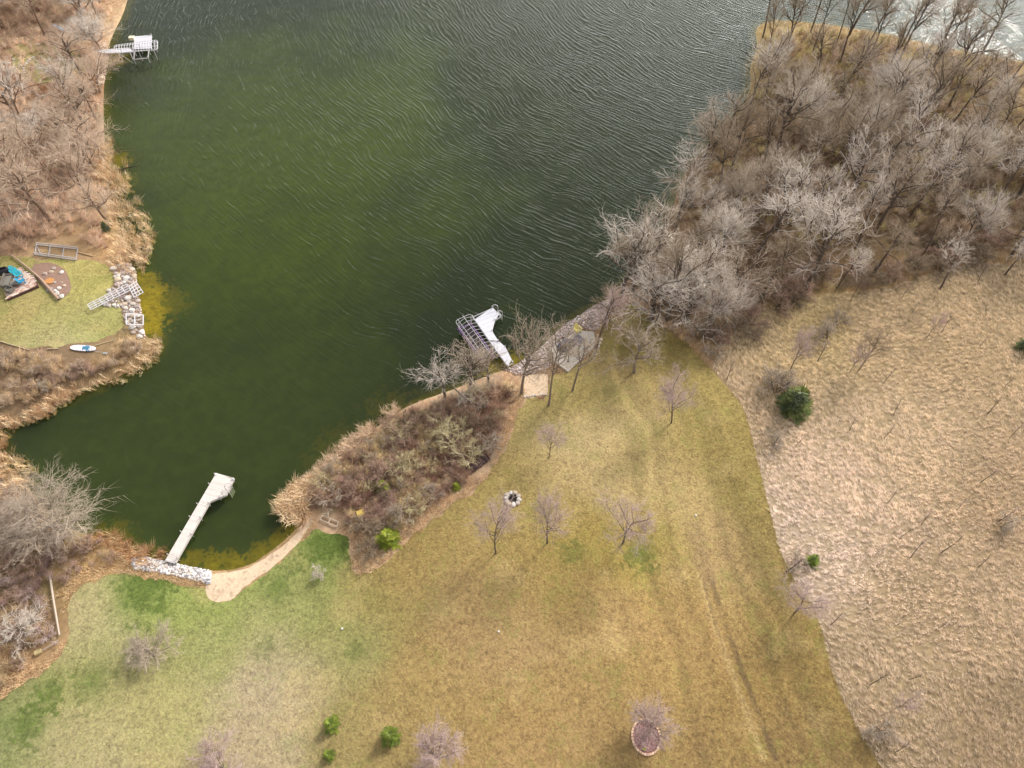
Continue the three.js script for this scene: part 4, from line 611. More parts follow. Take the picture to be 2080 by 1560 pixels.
{ rail('short rail from the bramble corner to the pale block', [[122, 1303, 0.3], [100, 1317, 0.3], [86, 1324, 0.25]], 0.07, std({ color: C3(206, 190, 174), map: grainT })); const p = G(80, 1326); solo('timber_block', 'pale cut timber block at the end of the short rail', 'block', new THREE.BoxGeometry(0.55, 0.3, 0.36), std({ color: C3(230, 206, 150), map: grainT }), V(p.x, p.y + 0.2, p.z), 0.5); }
{ // woodpile
  const c = G(970, 942), o = thing('woodpile', 'heap of dark split logs at the brush edge', 'woodpile', c, 0.7), r = rngOf(61), mats = [[112, 84, 80], [84, 62, 60], [150, 122, 112]].map((k) => std({ color: C3(...k), map: mottleT }));
  for (let k = 0; k < 54; k++) { const lay = Math.floor(k / 22), i = k % 22, x = (i - 10.5) * 0.13 * (1 - lay * 0.16); part('log', bar(V(x, 0.1 + lay * 0.15, -0.42 + r() * 0.2), V(x + (r() - 0.5) * 0.15, 0.12 + lay * 0.15, 0.42 + r() * 0.2), 0.055 + r() * 0.03, 6), mats[Math.floor(r() * 3)], o); }
}
const drift = std({ color: C3(112, 92, 72) }), driftDark = std({ color: C3(62, 52, 46) });
function deadLog(label, pts, r0, mat, twigs) { const p = pts.map(([a, b, h]) => { const q = plane(a, b, h ?? 0.08); return V(q[0], h ?? 0.08, q[1]); }), w = new Wood(), r = rngOf(Math.round(pts[0][0])); w.limb(p, r0, r0 * 0.3, 6); for (let i = 0; i < twigs; i++) { const a = onPath(p, 0.3 + 0.65 * r()), d = aside(r, V(0.2, 0.6, 0.2).normalize(), 0.9); w.limb([a, a.clone().addScaledVector(d, 0.5), a.clone().addScaledVector(d, 1.0 + r()).add(V(0, -0.1, 0))], r0 * 0.35, 0.01, 4); } solo('fallen_branch', label, 'branch', w.geo(), mat); }
deadLog('pale fallen branch reaching into the shallows above the reeds', [[222, 312, 0.2], [245, 306, 0.06], [272, 306, 0.0]], 0.09, drift, 4);
deadLog('dark sunken branch nearest the tall reeds', [[235, 345, 0.1], [258, 341, 0.05], [284, 336, 0.0]], 0.10, driftDark, 3);
deadLog('dark forked branch hanging over water at the wooded point', [[1545, 122, 0.6], [1530, 121, 0.4], [1515, 108, 0.5], [1502, 100, 0.9]], 0.12, driftDark, 5);
deadLog('short black log lying off the wooded point', [[1544, 99, 0.2], [1532, 94, 0.15], [1520, 89, 0.1]], 0.13, driftDark, 1);
deadLog('bare branch fallen in the dark brush near the sand pad', [[1053, 812, 0.7], [1035, 818, 0.7], [1008, 818, 0.6]], 0.09, std({ color: C3(150, 112, 80) }), 6);
for (const [x, y, l] of [[1413, 1047, 'small white stone beside the worn track'], [1013, 1283, 'small white stone alone in the open lawn'], [695, 1277, 'tiny white stone on the green side of the lawn']]) boulder(x, y, 5, l, 'white stones on the lawn', 6);
{ const a = G(118, 56, 0.2), o = thing('kayak', 'pale blue kayak lying under the bare trees', 'kayak', V(a.x, a.y + 0.2, a.z), -0.6); const g = new THREE.SphereGeometry(1, 14, 10).scale(1.7, 0.22, 0.36); part('hull', g, std({ color: C3(150, 190, 226), roughness: 0.45 }), o); part('cockpit', new THREE.TorusGeometry(0.26, 0.04, 6, 14).rotateX(Math.PI / 2).scale(1.5, 1, 0.8).translate(0, 0.2, 0), M.darkRubber, o); }

// ------------------------------------------------------------------ trees one by one
const rT = rngOf(101);
const T = (px, py, kind, v, h, name, label, cat, group, bark, twig, wide) => plant(kind, v, G(px, py), h, name, label, cat, group, bark, twig, wide);
const OG = 'oaks along the shore by the concrete pad';
T(1059, 800, 'oak', 0, heightTo(G(1059, 800), 1050, 632), 'oak_tree', 'bare oak rising between the sand pad and the brush', 'tree', OG, BARK.grey, TWIG.grey, 3.4);
T(1114, 824, 'tall', 0, heightTo(G(1114, 824), 1121, 636), 'oak_tree', 'straight bare oak at the lawn side of the sand pad', 'tree', OG, BARK.grey, TWIG.grey, 2.4);
T(1163, 793, 'tall', 1, heightTo(G(1163, 793), 1166, 668), 'oak_tree', 'slim bare oak in front of the concrete pad', 'tree', OG, BARK.grey, TWIG.grey, 2.2);
T(1207, 722, 'tall', 2, heightTo(G(1207, 722), 1216, 565), 'oak_tree', 'bare oak at the rounded end of the concrete pad', 'tree', OG, BARK.dark, TWIG.mauve, 3.0);
T(1288, 757, 'oak', 1, heightTo(G(1288, 757), 1335, 655), 'oak_tree', 'crooked low oak standing alone on the lawn below the wood', 'tree', OG, BARK.grey, TWIG.grey, 3.4);
T(956, 802, 'oak', 2, heightTo(G(956, 802), 930, 700), 'oak_tree', 'spreading bare oak leaning over the water at the brush edge', 'tree', OG, BARK.dark, TWIG.grey, 3.6);
T(992, 786, 'oak', 3, heightTo(G(992, 786), 988, 700), 'oak_tree', 'bare oak behind the end of the white dock', 'tree', OG, BARK.dark, TWIG.grey, 2.2);
T(905, 815, 'oak', 4, heightTo(G(905, 815), 890, 725), 'oak_tree', 'low bare oak at the water edge where the brush begins', 'tree', OG, BARK.dark, TWIG.pale, 3.4);
for (const [x, y, k, v, h, w, l] of [[1262, 600, 'oak', 0, 10.5, 5.6, 'bare oak with the widest pale crown at the water end of the wood'], [1322, 648, 'oak', 2, 9, 5.2, 'gnarled bare oak at the lawn corner of the wood'], [1356, 640, 'oak', 1, 10, 5.6, 'bare oak with twisted limbs at the wood edge'], [1392, 650, 'oak', 3, 8.5, 4.8, 'bare oak at the wood edge where lawn meets meadow'], [1306, 572, 'oak', 4, 11.5, 5.8, 'bare oak behind the water end of the wood'], [1376, 446, 'tall', 3, 10, 3.4, 'dark trunked oak by the narrow inlet'], [1432, 610, 'oak', 0, 10, 5.0, 'pale crowned oak a little inside the wood edge'], [1228, 660, 'tall', 4, 8, 2.6, 'slim bare oak between riprap and lawn beyond the pad']]) T(x, y, k, v, h, 'oak_tree', l, 'tree', 'oaks at the corner of the wood', BARK.dark, k === 'tall' ? TWIG.brown : TWIG.pale, w);
// lawn trees
const LG = 'young bare trees on the lawn';
T(1007, 1124, 'lawn', 0, heightTo(G(1007, 1124), 1003, 1022), 'young_tree', 'young bare tree with a mauve haze of twigs near the fire ring', 'tree', LG, BARK.dark, TWIG.mauve, 2.5);
T(1112, 1103, 'lawn', 1, heightTo(G(1112, 1103), 1130, 995), 'young_tree', 'young bare tree with one dark leader below the fire ring', 'tree', LG, BARK.dark, TWIG.mauve, 2.0);
T(1265, 1104, 'lawn', 2, heightTo(G(1265, 1104), 1286, 1006), 'young_tree', 'forked young bare tree with long side limbs in mid lawn', 'tree', LG, BARK.dark, TWIG.mauve, 3.0);
T(1115, 930, 'lawn', 3, heightTo(G(1115, 930), 1124, 848), 'young_tree', 'small twin stemmed bare tree on the pale upper lawn', 'tree', LG, BARK.grey, TWIG.mauve, 1.6);
T(1364, 859, 'lawn', 4, heightTo(G(1364, 859), 1396, 742), 'young_tree', 'young bare tree with an upright fan of twigs near the meadow corner', 'tree', LG, BARK.dark, TWIG.mauve, 2.5);
T(1613, 1246, 'lawn', 5, heightTo(G(1613, 1246), 1652, 1188), 'young_tree', 'young bare tree leaning over the meadow edge', 'tree', LG, BARK.dark, TWIG.mauve, 2.2);
T(314, 1334, 'round', 0, heightTo(G(314, 1334), 305, 1302), 'ornamental_tree', 'dome shaped bare ornamental tree on the green lawn by the brambles', 'tree', 'round ornamental trees', BARK.grey, TWIG.grey, 2.4);
T(892, 1540, 'round', 1, heightTo(G(892, 1540), 882, 1515), 'ornamental_tree', 'pale bare ornamental tree spreading like a star on the lawn', 'tree', 'round ornamental trees', BARK.grey, TWIG.mauve, 2.0);
T(462, 1568, 'round', 2, heightTo(G(462, 1568), 440, 1535), 'ornamental_tree', 'pale wispy ornamental tree on the dry lawn near three evergreens', 'tree', 'round ornamental trees', BARK.grey, TWIG.mauve, 2.4);
T(1318, 1490, 'round', 3, heightTo(G(1318, 1490), 1335, 1455), 'ornamental_tree', 'mauve twigged ornamental tree growing in the round planter', 'tree', 'round ornamental trees', BARK.grey, TWIG.mauve, 2.0);
T(646, 1170, 'shrub', 0, 1.5, 'bare_shrub', 'small pale bare shrub alone on the green lawn', 'shrub', undefined, BARK.pale, TWIG.pale, 0.9);
T(130, 1075, 'vase', 0, heightTo(G(130, 1075), 95, 985), 'willow_tree', 'large silvery bare tree spreading over the cove reeds', 'tree', undefined, BARK.grey, TWIG.grey, 5.8);
T(75, 1085, 'vase', 1, heightTo(G(75, 1085), 40, 1010), 'willow_tree', 'second silvery bare tree behind the large one by the cove', 'tree', undefined, BARK.grey, TWIG.grey, 4.0);
// meadow saplings: foot and tip as seen
const SG = 'saplings scattered in the meadow', SL = 'thin bare sapling standing in the dry meadow grass';
[[1727, 612, 1772, 545, 1], [1605, 752, 1667, 665], [1725, 757, 1770, 697], [1742, 755, 1825, 655], [1797, 775, 1822, 745], [1882, 687, 1947, 640], [1912, 676, 1948, 638], [1985, 575, 2025, 540], [1990, 703, 2012, 683], [1852, 635, 1875, 615], [1832, 605, 1858, 583], [1725, 875, 1745, 850], [1815, 842, 1842, 810], [1795, 890, 1820, 865], [1802, 1022, 1830, 997], [1825, 1097, 1852, 1075], [1870, 1067, 1900, 1045], [1847, 1135, 1885, 1106], [1912, 1122, 1952, 1085], [1942, 1037, 1970, 1015], [1992, 980, 2025, 952], [2007, 840, 2045, 810], [2050, 890, 2080, 865], [2027, 1060, 2070, 1030], [1987, 1152, 2020, 1132], [1597, 1162, 1630, 1127], [1687, 1270, 1722, 1255], [1765, 1392, 1797, 1365], [1817, 1440, 1872, 1410], [1820, 1527, 1852, 1515], [1847, 1380, 1875, 1369], [1905, 1277, 1922, 1263], [1617, 905, 1636, 882], [1477, 770, 1508, 732], [1660, 735, 1690, 700], [1930, 782, 1945, 765], [2040, 785, 2052, 762]].forEach(([a, b, c, d, big], i) => { const p = G(a, b), h = clamp(heightTo(p, c, d), 1.6, 9); plant(h > 4.5 ? 'lawn' : 'sapling', i % 5, p, h * 1.05, 'sapling', SL, 'sapling', SG, BARK.dark, i % 3 ? TWIG.mauve : TWIG.brown, h > 4.5 ? 0.6 : 0.75); });
for (const [x, y, h, l] of [[1910, 586, 9, 'tall bare tree leaning out of the wood over the meadow'], [1700, 585, 8.5, 'pale crowned tree at the middle of the wood edge'], [2040, 560, 8, 'bare tree at the wood edge near the pale meadow'], [1640, 470, 10, 'bare tree with a pale star shaped crown inside the wood edge']]) T(x, y, 'tall', Math.round(h) % 4, h, 'forest_tree', l, 'tree', 'trees standing out at the wood edge', BARK.dark, TWIG.pale, 1);
// woods
function scatter(poly, sd, gap, seed, tries, margin = 0) {
  const r = rngOf(seed), xs = poly.map((p) => p[0]), zs = poly.map((p) => p[1]), x0 = Math.max(-115, Math.min(...xs)), x1 = Math.min(115, Math.max(...xs)), z0 = Math.max(-150, Math.min(...zs)), z1 = Math.min(0, Math.max(...zs)), out = [];
  for (let k = 0; k < tries; k++) { const x = lerp(x0, x1, r()), z = lerp(z0, z1, r()); if (sd(x, z) > -margin) continue; if (out.every((p) => Math.hypot(p[0] - x, p[1] - z) > gap)) out.push([x, z]); }
  return out;
}
const onView = (x, z, m = 60) => { const dx = x, dy = -CAM_H, dz = z, f = -dy * sp - dz * cp, u = dx / f * FOC + W / 2, v = H / 2 - (dy * cp - dz * sp) / f * FOC; return u > -m && u < W + m && v > -m - 160 && v < H + m; };
for (const [x, z] of scatter(woodPoly, woodSD, 4.35, 71, 9000, 0.8)) {
  if (!onView(x, z, 120)) continue;
  const far = z < -112, k = rT(), kind = far || k < 0.5 ? 'tall' : k < 0.8 ? 'oak' : 'vase', h = (far ? 14 : kind === 'vase' ? 9 : 12.5) * (0.7 + 0.5 * rT());
  const tw = far ? ['brown', TWIG.brown] : [['grey', TWIG.grey], ['pale', TWIG.pale], ['brown', TWIG.brown]][Math.floor(rT() * 3)], ms = meadowSD(x, z), ls = lakeSD(x, z), where = far ? 'on the far shore of the point' : ls < 7 ? 'at the lake side of the wood' : ms < 9 ? 'at the meadow side of the wood' : ls < 20 ? 'well inside the wood towards the lake' : 'deep inside the wood';
  plant(kind, Math.floor(rT() * 5), V(x, groundY(x, z), z), h, 'forest_tree', `${kind === 'tall' ? 'slender' : kind === 'oak' ? 'broad crooked' : 'many stemmed'} ${tw[0]} twigged bare tree ${where}`, 'tree', 'bare trees of the wood on the point', BARK.dark, tw[1], (kind === 'tall' ? 3.1 : 4.0) * (0.75 + 0.6 * rT()));
}
for (const [x, z] of scatter(leftWoodPoly, leftWoodSD, 4.9, 72, 6000, 0.6)) {
  if (!onView(x, z, 60)) continue;
  if (glade(x, z) < 1.5 || glade(x, z - 4) < 0.5 || glade(x + 2, z - 7) < 0 || !clearOf(x, z)) continue;
  const k = rT(), kind = k < 0.45 ? 'tall' : k < 0.7 ? 'oak' : 'vase', h = (kind === 'vase' ? 8.5 : 11) * (0.75 + 0.45 * rT());
  plant(kind, Math.floor(rT() * 5), V(x, groundY(x, z), z), h, 'forest_tree', kind === 'vase' ? 'many stemmed tan bare tree on the wooded bank' : kind === 'tall' ? 'slender tan bare tree on the wooded bank' : 'spreading tan bare tree on the wooded bank', 'tree', 'tan bare trees of the wooded bank', BARK.tan, rT() < 0.7 ? TWIG.tan : TWIG.pale, (kind === 'tall' ? 3.2 : 4.4) * (0.8 + 0.5 * rT()));
}
for (const [x, y, l, v] of [[168, 250, 'bare tree on the bank reaching far out over the lake', 0], [185, 315, 'low bare tree leaning over the water below the bank', 1], [165, 150, 'large dark forked tree beside the riprap bank', 2], [60, 1290, 'bare tree rising from the dark bramble patch', 3]]) T(x, y, 'oak', v, v === 3 ? 4.5 : 8.5, 'bank_tree', l, 'tree', undefined, v === 3 ? BARK.grey : BARK.dark, v === 3 ? TWIG.pale : TWIG.tan, v === 3 ? 2.6 : 4.6);

// ------------------------------------------------------------------ shrubs
function shrubs(poly, sd, gap, seed, labels, group, h0, h1, twigs, bark, tries = 4000, skip) {
  const r = rngOf(seed); let n = 0;
  for (const [x, z] of scatter(poly, sd, gap, seed, tries, 1.0)) { if (!onView(x, z, 20) || !clearOf(x, z)) continue; const k = Math.floor(r() * twigs.length); plant('shrub', Math.floor(r() * 5), V(x, groundY(x, z), z), lerp(h0, h1, r()), 'bare_shrub', labels[k], 'shrub', group, bark, twigs[k], 0.9 + 0.4 * r()); if (++n > 110) break; }
}
shrubs(brushPoly, brushSD, 1.55, 81, ['reddish bare shrub in the lakeside brush strip', 'grey bare shrub in the lakeside brush strip', 'pale olive bare shrub in the lakeside brush strip', 'brown bare shrub in the lakeside brush strip'], 'shrubs of the lakeside brush strip', 1.3, 2.6, [TWIG.russet, TWIG.grey, TWIG.olive, TWIG.brown], BARK.dark);
for (const [x, y, h, l] of [[928, 905, 3.2, 'large pale olive shrub in the middle of the brush strip'], [892, 878, 2.6, 'pale olive shrub next to the largest one in the brush strip'], [815, 890, 2.4, 'rounded pale olive shrub near the water side of the brush strip'], [950, 935, 2.6, 'pale olive shrub beside the woodpile']]) T(x, y, 'shrub', h > 3 ? 1 : 2, h, 'bare_shrub', l, 'shrub', 'pale olive shrubs', BARK.pale, TWIG.olive, 1.25);
const capeBox = [[-75, -75], [-30, -75], [-30, -45], [-75, -45]];
shrubs(capeBox.map(([x, z]) => [x, z]), capeSD, 1.5, 82, ['grey bare shrub on the low cape', 'tan bare shrub on the low cape'], 'shrubs of the low cape', 1.1, 2.0, [TWIG.grey, TWIG.tan], BARK.dark);
shrubs([[-75, -55], [-20, -55], [-20, -10], [-75, -10]], southSD, 2.0, 83, ['dark mauve bare shrub in the bramble patch', 'grey bare shrub near the cove trees'], 'shrubs of the bramble patch', 1.0, 1.9, [TWIG.russet, TWIG.mauve], BARK.dark);
for (const [x, y, h, l] of [[1575, 800, 3.4, 'grey bare shrub pressed against the dark cedar'], [1590, 775, 3.0, 'grey bare shrub behind the dark cedar'], [1565, 905, 2.2, 'thin grey shrub below the dark cedar'], [1680, 690, 3.0, 'dense dark shrub in the upper meadow'], [1775, 1478, 2.4, 'dense dark shrub at the lower meadow edge'], [1700, 660, 2.2, 'small dark shrub beside the dense one in the upper meadow'], [1625, 1145, 1.8, 'mauve shrub beside the bright small evergreen'], [2030, 1068, 2.0, 'low dark shrub round a meadow sapling'], [1420, 690, 2.8, 'tall grey shrub at the corner of lawn and wood'], [1450, 720, 2.4, 'grey shrub at the meadow corner below the wood']]) T(x, y, 'shrub', 3, h, 'bare_shrub', l, 'shrub', 'shrubs of the meadow', BARK.dark, TWIG.grey, 1.1);

{ // low reddish brush along the meadow side of the wood, and dead wood inside it
  const r = rngOf(85), edge = [[1460, 700], [1490, 668], [1530, 628], [1600, 598], [1700, 586], [1800, 574], [1860, 552], [1960, 526], [2070, 522]].map(([x, y]) => G(x, y));
  for (let i = 0; i < 46; i++) { const p = onPath(edge, (i + r()) / 46); p.x += (r() - 0.5) * 3.4; p.z += (r() - 0.7) * 4.5; p.y = groundY(p.x, p.z); const red = r() < 0.6; plant('shrub', i % 5, p, 1.4 + 1.6 * r(), 'bare_shrub', red ? 'reddish low shrub along the meadow side of the wood' : 'grey low shrub along the meadow side of the wood', 'shrub', 'low shrubs along the wood edge', BARK.dark, red ? TWIG.russet : TWIG.brown, 1 + 0.5 * r()); }
  const spots = [[1640, 250, 40, -30], [1735, 232, 50, -18], [1560, 420, 30, 14], [1820, 330, 26, 20], [1500, 470, 34, -8], [1900, 420, 30, 12], [1760, 480, 22, 16]], words = ['white forked', 'long pale', 'short grey', 'curved pale', 'thin bleached', 'stout grey', 'broken pale'];
  spots.forEach(([x, y, dx, dy], i) => { const a = G(x, y), b = G(x + dx, y + dy), w = new Wood(), q = [V(a.x, a.y + 0.2, a.z), V((a.x + b.x) / 2, a.y + 0.9, (a.z + b.z) / 2 + 0.3), V(b.x, b.y + 1.4, b.z)]; w.limb(q, 0.14, 0.05, 6); for (let k = 0; k < 6; k++) { const s = onPath(q, 0.3 + 0.65 * r()), d = aside(r, UP, 0.9); w.limb([s, s.clone().addScaledVector(d, 0.9), s.clone().addScaledVector(d, 1.5).add(V(r() - 0.5, 0.2, r() - 0.5))], 0.05, 0.012, 4); } solo('dead_branch', words[i] + ' dead branch lying among the trees of the wood', 'branch', w.geo(), BARK.pale, null, 0, 'dead wood on the point'); });
}

// ------------------------------------------------------------------ evergreens and leafing shrubs
function evergreen(seed, h, w, n, tones, size) {      // whorls of drooping boughs, each feathered with needles on both sides
  const r = rngOf(seed), W3 = tones.map(() => new Wood()), levels = 8;
  for (let l = 0; l < levels; l++) {
    const t = l / (levels - 1), nb = Math.round(10 - 5 * t), y0 = h * (0.06 + 0.80 * t);
    for (let b = 0; b < nb; b++) {
      const a = (b + r() * 0.8 + l * 0.4) / nb * 6.283, L = w * (1.02 - 0.84 * t) * (0.62 + 0.55 * r()), rise = 0.15 + 0.9 * t, d = V(Math.cos(a), rise * 0.6, Math.sin(a)).normalize(), side = V(-Math.sin(a), 0, Math.cos(a)), wd = W3[Math.floor(r() * tones.length)], m = Math.max(4, Math.round(11 * L / w));
      for (let k = 0; k < m; k++) { const f = 0.15 + 0.85 * (k + r() * 0.5) / m, c = V(0, y0, 0).addScaledVector(d, L * f).add(V(0, -0.05 * f * f, 0)); for (const s of [-1, 1, 0]) { const e = d.clone().multiplyScalar(0.75).addScaledVector(side, s * (0.7 + 0.3 * r())).add(V(0, 0.1 + 0.35 * r(), 0)).normalize(), z = size * (0.55 + 0.5 * r()) * (1.1 - 0.45 * f), q = e.clone().cross(UP).normalize().add(V(0, (r() - 0.5) * 0.8, 0)).multiplyScalar(z * 0.17); wd.blade(c.clone().add(q), c.clone().sub(q), c.clone().addScaledVector(e, z)); } }
    }
  }
  return W3.map((q) => q.geo());
}
const needle = (r, g, b) => new THREE.MeshPhysicalMaterial({ color: C3(r, g, b), roughness: 0.95, transmission: 0.35, thickness: 0, side: THREE.DoubleSide });
const YOUNG = [needle(158, 176, 60), needle(126, 150, 50), needle(186, 196, 84)], DARKN = [needle(112, 124, 54), needle(142, 150, 68), needle(86, 100, 46)], LIME = [needle(164, 178, 44), needle(136, 154, 38), needle(184, 192, 64)];
const evGeo = [0, 1, 2].map((k) => evergreen(200 + k, 1, 0.5, 700, [0, 1, 2], 0.26));
const leaderG = new THREE.CylinderGeometry(0.008, 0.02, 0.5, 5).translate(0, 0.66, 0), trunkG = new THREE.CylinderGeometry(0.02, 0.04, 0.5, 6).translate(0, 0.2, 0);
function ever(px, py, h, w, v, name, label, tones, group, cat = 'evergreen') { const o = thing(name, label, cat, G(px, py), v * 1.7 + px, group); o.scale.set(w, h, w); part('leader', leaderG, BARK.dark, part('trunk', trunkG, BARK.dark, o)); evGeo[v].forEach((g, i) => part('foliage', g, tones[i], o)); return o; }
ever(675, 1474, 1.6, 1.45, 0, 'young_evergreen', 'bright young evergreen highest of the three on the lawn', YOUNG, 'young evergreens on the lawn');
ever(795, 1497, 1.8, 1.75, 1, 'young_evergreen', 'largest and darkest young evergreen of the three on the lawn', [DARKN[1], YOUNG[1], YOUNG[0]], 'young evergreens on the lawn');
ever(670, 1536, 1.2, 1.0, 2, 'young_evergreen', 'smallest young evergreen below the bright one on the lawn', [DARKN[1], YOUNG[1], YOUNG[0]], 'young evergreens on the lawn');
ever(1608, 832, 3.8, 4.0, 1, 'cedar_tree', 'large dark cedar at the lawn side of the meadow', DARKN);
ever(2078, 708, 2.2, 2.1, 0, 'cedar_tree', 'dark cedar alone in the pale upper meadow', DARKN);
ever(1648, 1142, 1.5, 1.3, 2, 'young_evergreen', 'bright small evergreen at the meadow edge', [LIME[1], YOUNG[0], YOUNG[1]]);
ever(217, 468, 1.5, 1.3, 1, 'cedar_tree', 'small dark cedar behind the lakeside reeds', DARKN);
ever(780, 993, 1.5, 1.5, 0, 'leafing_shrub', 'fresh green shrub in the middle of the brush strip', LIME, 'fresh green shrubs in the brush', 'shrub');
ever(790, 1099, 2.0, 2.4, 2, 'leafing_shrub', 'largest fresh green shrub at the lower tip of the brush', LIME, 'fresh green shrubs in the brush', 'shrub');
ever(927, 991, 1.0, 1.0, 1, 'leafing_shrub', 'small yellow green shrub at the lawn edge of the brush', [LIME[2], LIME[0], LIME[2]], 'fresh green shrubs in the brush', 'shrub');
{ const c = G(1309, 1523), w = new Wood(), r = rngOf(7); for (let i = 0; i < 14; i++) { const d = aside(r, UP, 0.5 + r() * 0.8), s = V(-d.z, 0, d.x).normalize().multiplyScalar(0.05); w.blade(s.clone(), s.clone().negate(), d.clone().multiplyScalar(0.22)); } solo('seedling', 'tiny bright green seedling in the planter mulch', 'plant', w.geo(), LIME[2], V(c.x, c.y + 0.13, c.z)); }

// ------------------------------------------------------------------ grass, reeds and brush that nobody could count
function tuft(seed, n, h, lean, wd, spread) { const r = rngOf(seed), w = new Wood(); for (let i = 0; i < n; i++) { const a = r() * 6.283, k = Math.sqrt(r()) * spread, b = V(Math.cos(a) * k, 0, Math.sin(a) * k), d = V(lean + (r() - 0.5) * 0.9, 0.75 + 0.5 * r(), (r() - 0.5) * 0.9).normalize(), hh = h * (0.6 + 0.6 * r()), t = r() * 6.283, s = V(Math.cos(t), 0, Math.sin(t)).multiplyScalar(wd * (0.7 + 0.6 * r())); const m = b.clone().addScaledVector(d, hh * 0.55), e = b.clone().addScaledVector(d, hh).add(V(lean * 0.25 * hh, -0.12 * hh, 0)); w.blade(b.clone().add(s), b.clone().sub(s), m.clone().add(s.clone().multiplyScalar(0.5))); w.blade(m.clone().add(s.clone().multiplyScalar(0.7)), m.clone().sub(s.clone().multiplyScalar(0.7)), e); } return w.geo(); }
function cover(name, label, cat, geo, list, mat) {       // list: [x, z, turn, scale, r, g, b (linear), y?]
  const m = new THREE.InstancedMesh(geo, mat, list.length), q = new THREE.Matrix4(), qt = new THREE.Quaternion(), c = new THREE.Color(), e = new THREE.Euler();
  list.forEach((t, i) => { q.compose(V(t[0], t[7] ?? groundY(t[0], t[1]) - 0.02, t[1]), qt.setFromEuler(e.set(0, t[2], 0)), V(t[3], t[3], t[3])); m.setMatrixAt(i, q); m.setColorAt(i, c.setRGB(t[4], t[5], t[6])); });
  m.name = name; m.userData = { label, category: cat, kind: 'stuff' }; scene.add(m); return m;
}
const leafMat = std({ color: 0xffffff, side: THREE.DoubleSide, roughness: 1 });
{ // meadow: lodged straw tufts
  const r = rngOf(91), lists = [[], [], []];
  for (let k = 0; k < 210000; k++) {
    const x = lerp(12, 108, r()), z = lerp(-92, 2, r()); if (!onView(x, z, 40) || meadowSD(x, z) > -0.05) continue;
    const n = fbm(x * 0.35, z * 0.35, 3), d = fbm(x * 1.3 + 5, z * 1.3, 2); if (d < 0.40 && r() < 0.5) continue;
    const b = wild(x, z), t = (0.66 + 0.9 * (r() * 0.75 + n * 0.25)), y = r() < 0.15 ? 0.5 : 1, turn = 2.25 + (fbm(x * 0.08, z * 0.08, 2) - 0.5) * 2.2 + (r() - 0.5) * 1.3;
    lists[k % 3].push([x, z, turn, (0.45 + 0.45 * r()) * (0.85 + 0.3 * n), b[0] * t * y * 1.76, b[1] * t * y * 2.08, b[2] * t * y * 2.9]);
  }
  lists.forEach((l, i) => cover(i ? 'meadow_grass_00' + i : 'meadow_grass', 'dry straw coloured grass of the meadow', 'grass', tuft(400 + i, 10, 0.60, 0.8, 0.018, 0.16), l, leafMat));
}
{ // rough straw fringe and litter grass on the banks, in the woods and along the mown edges
  const r = rngOf(92), list = [];
  for (let k = 0; k < 240000; k++) {
    const x = lerp(-105, 105, r()), z = lerp(-148, -12, r()); if (!onView(x, z, 20)) continue; const d = lakeSD(x, z); if (d < 0.25 || lawnSD(x, z) < 0.05 || meadowSD(x, z) < 0 || pathSD(x, z) < 0.1 || !clearOf(x, z)) continue;
    if (vn(x * 0.7, z * 0.7) < 0.35 && r() < 0.6) continue;
    const b = wild(x, z), t = 0.6 + 0.8 * r(), f = sstep(-2.2, -1.0, brushSD(x, z) + 1.2 * (vn(x, z) - 0.5)) * sstep(2.0, 0.5, brushSD(x, z)); list.push([x, z, r() * 6.28, 0.6 + 0.7 * r(), lerp(b[0], FRINGE[0], f) * t * 1.45, lerp(b[1], FRINGE[1], f) * t * 1.45, lerp(b[2], FRINGE[2], f) * t * 1.45]);
  }
  const straw = col(218, 188, 148);
  for (let k = 0; k < 420000; k++) {
    const x = lerp(-72, 40, r()), z = lerp(-85, -12, r()); if (!onView(x, z, 10) || lakeSD(x, z) < 0.15) continue; const e = lawnSD1(x, z); if (e < 0 || e > 2.6 * r() + 0.3) continue; if (lawnSD(x, z) < 0 || meadowSD(x, z) < 0 || pathSD(x, z) < 0.1 || !clearOf(x, z)) continue;
    const t = 0.6 + 0.85 * r(); list.push([x, z, r() * 6.28, 0.6 + 0.6 * r(), straw[0] * t * 1.2, straw[1] * t * 1.2, straw[2] * t * 1.2]);
  }
  cover('rough_grass', 'rough dry grass and litter under the trees and brush', 'grass', tuft(410, 8, 0.42, 0.4, 0.02, 0.24), list, leafMat);
}
{ // short turf: blades too fine to tell apart
  const r = rngOf(93), list = [];
  for (let k = 0; k < 330000; k++) {
    const x = lerp(-72, 48, r()), z = lerp(-82, -4, r()); if (!onView(x, z, 10) || lawnSD(x, z) > -0.05 || !clearOf(x, z)) continue;
    const b = turf(x, z), n = fbm(x * 0.9, z * 0.9, 3), g = sstep(0.5, 0.7, n) * 0.6 * r(), t = 0.45 + 1.0 * r();
    list.push([x, z, r() * 6.28, 0.7 + 0.6 * r(), lerp(b[0], GREEN[0], g) * t * 1.06, lerp(b[1], GREEN[1], g) * t * 1.10, lerp(b[2], GREEN[2], g) * t * 1.55]);
  }
  cover('lawn_grass', 'short mown grass of the lawn', 'grass', tuft(420, 6, 0.10, 0.4, 0.013, 0.10), list, leafMat);
}
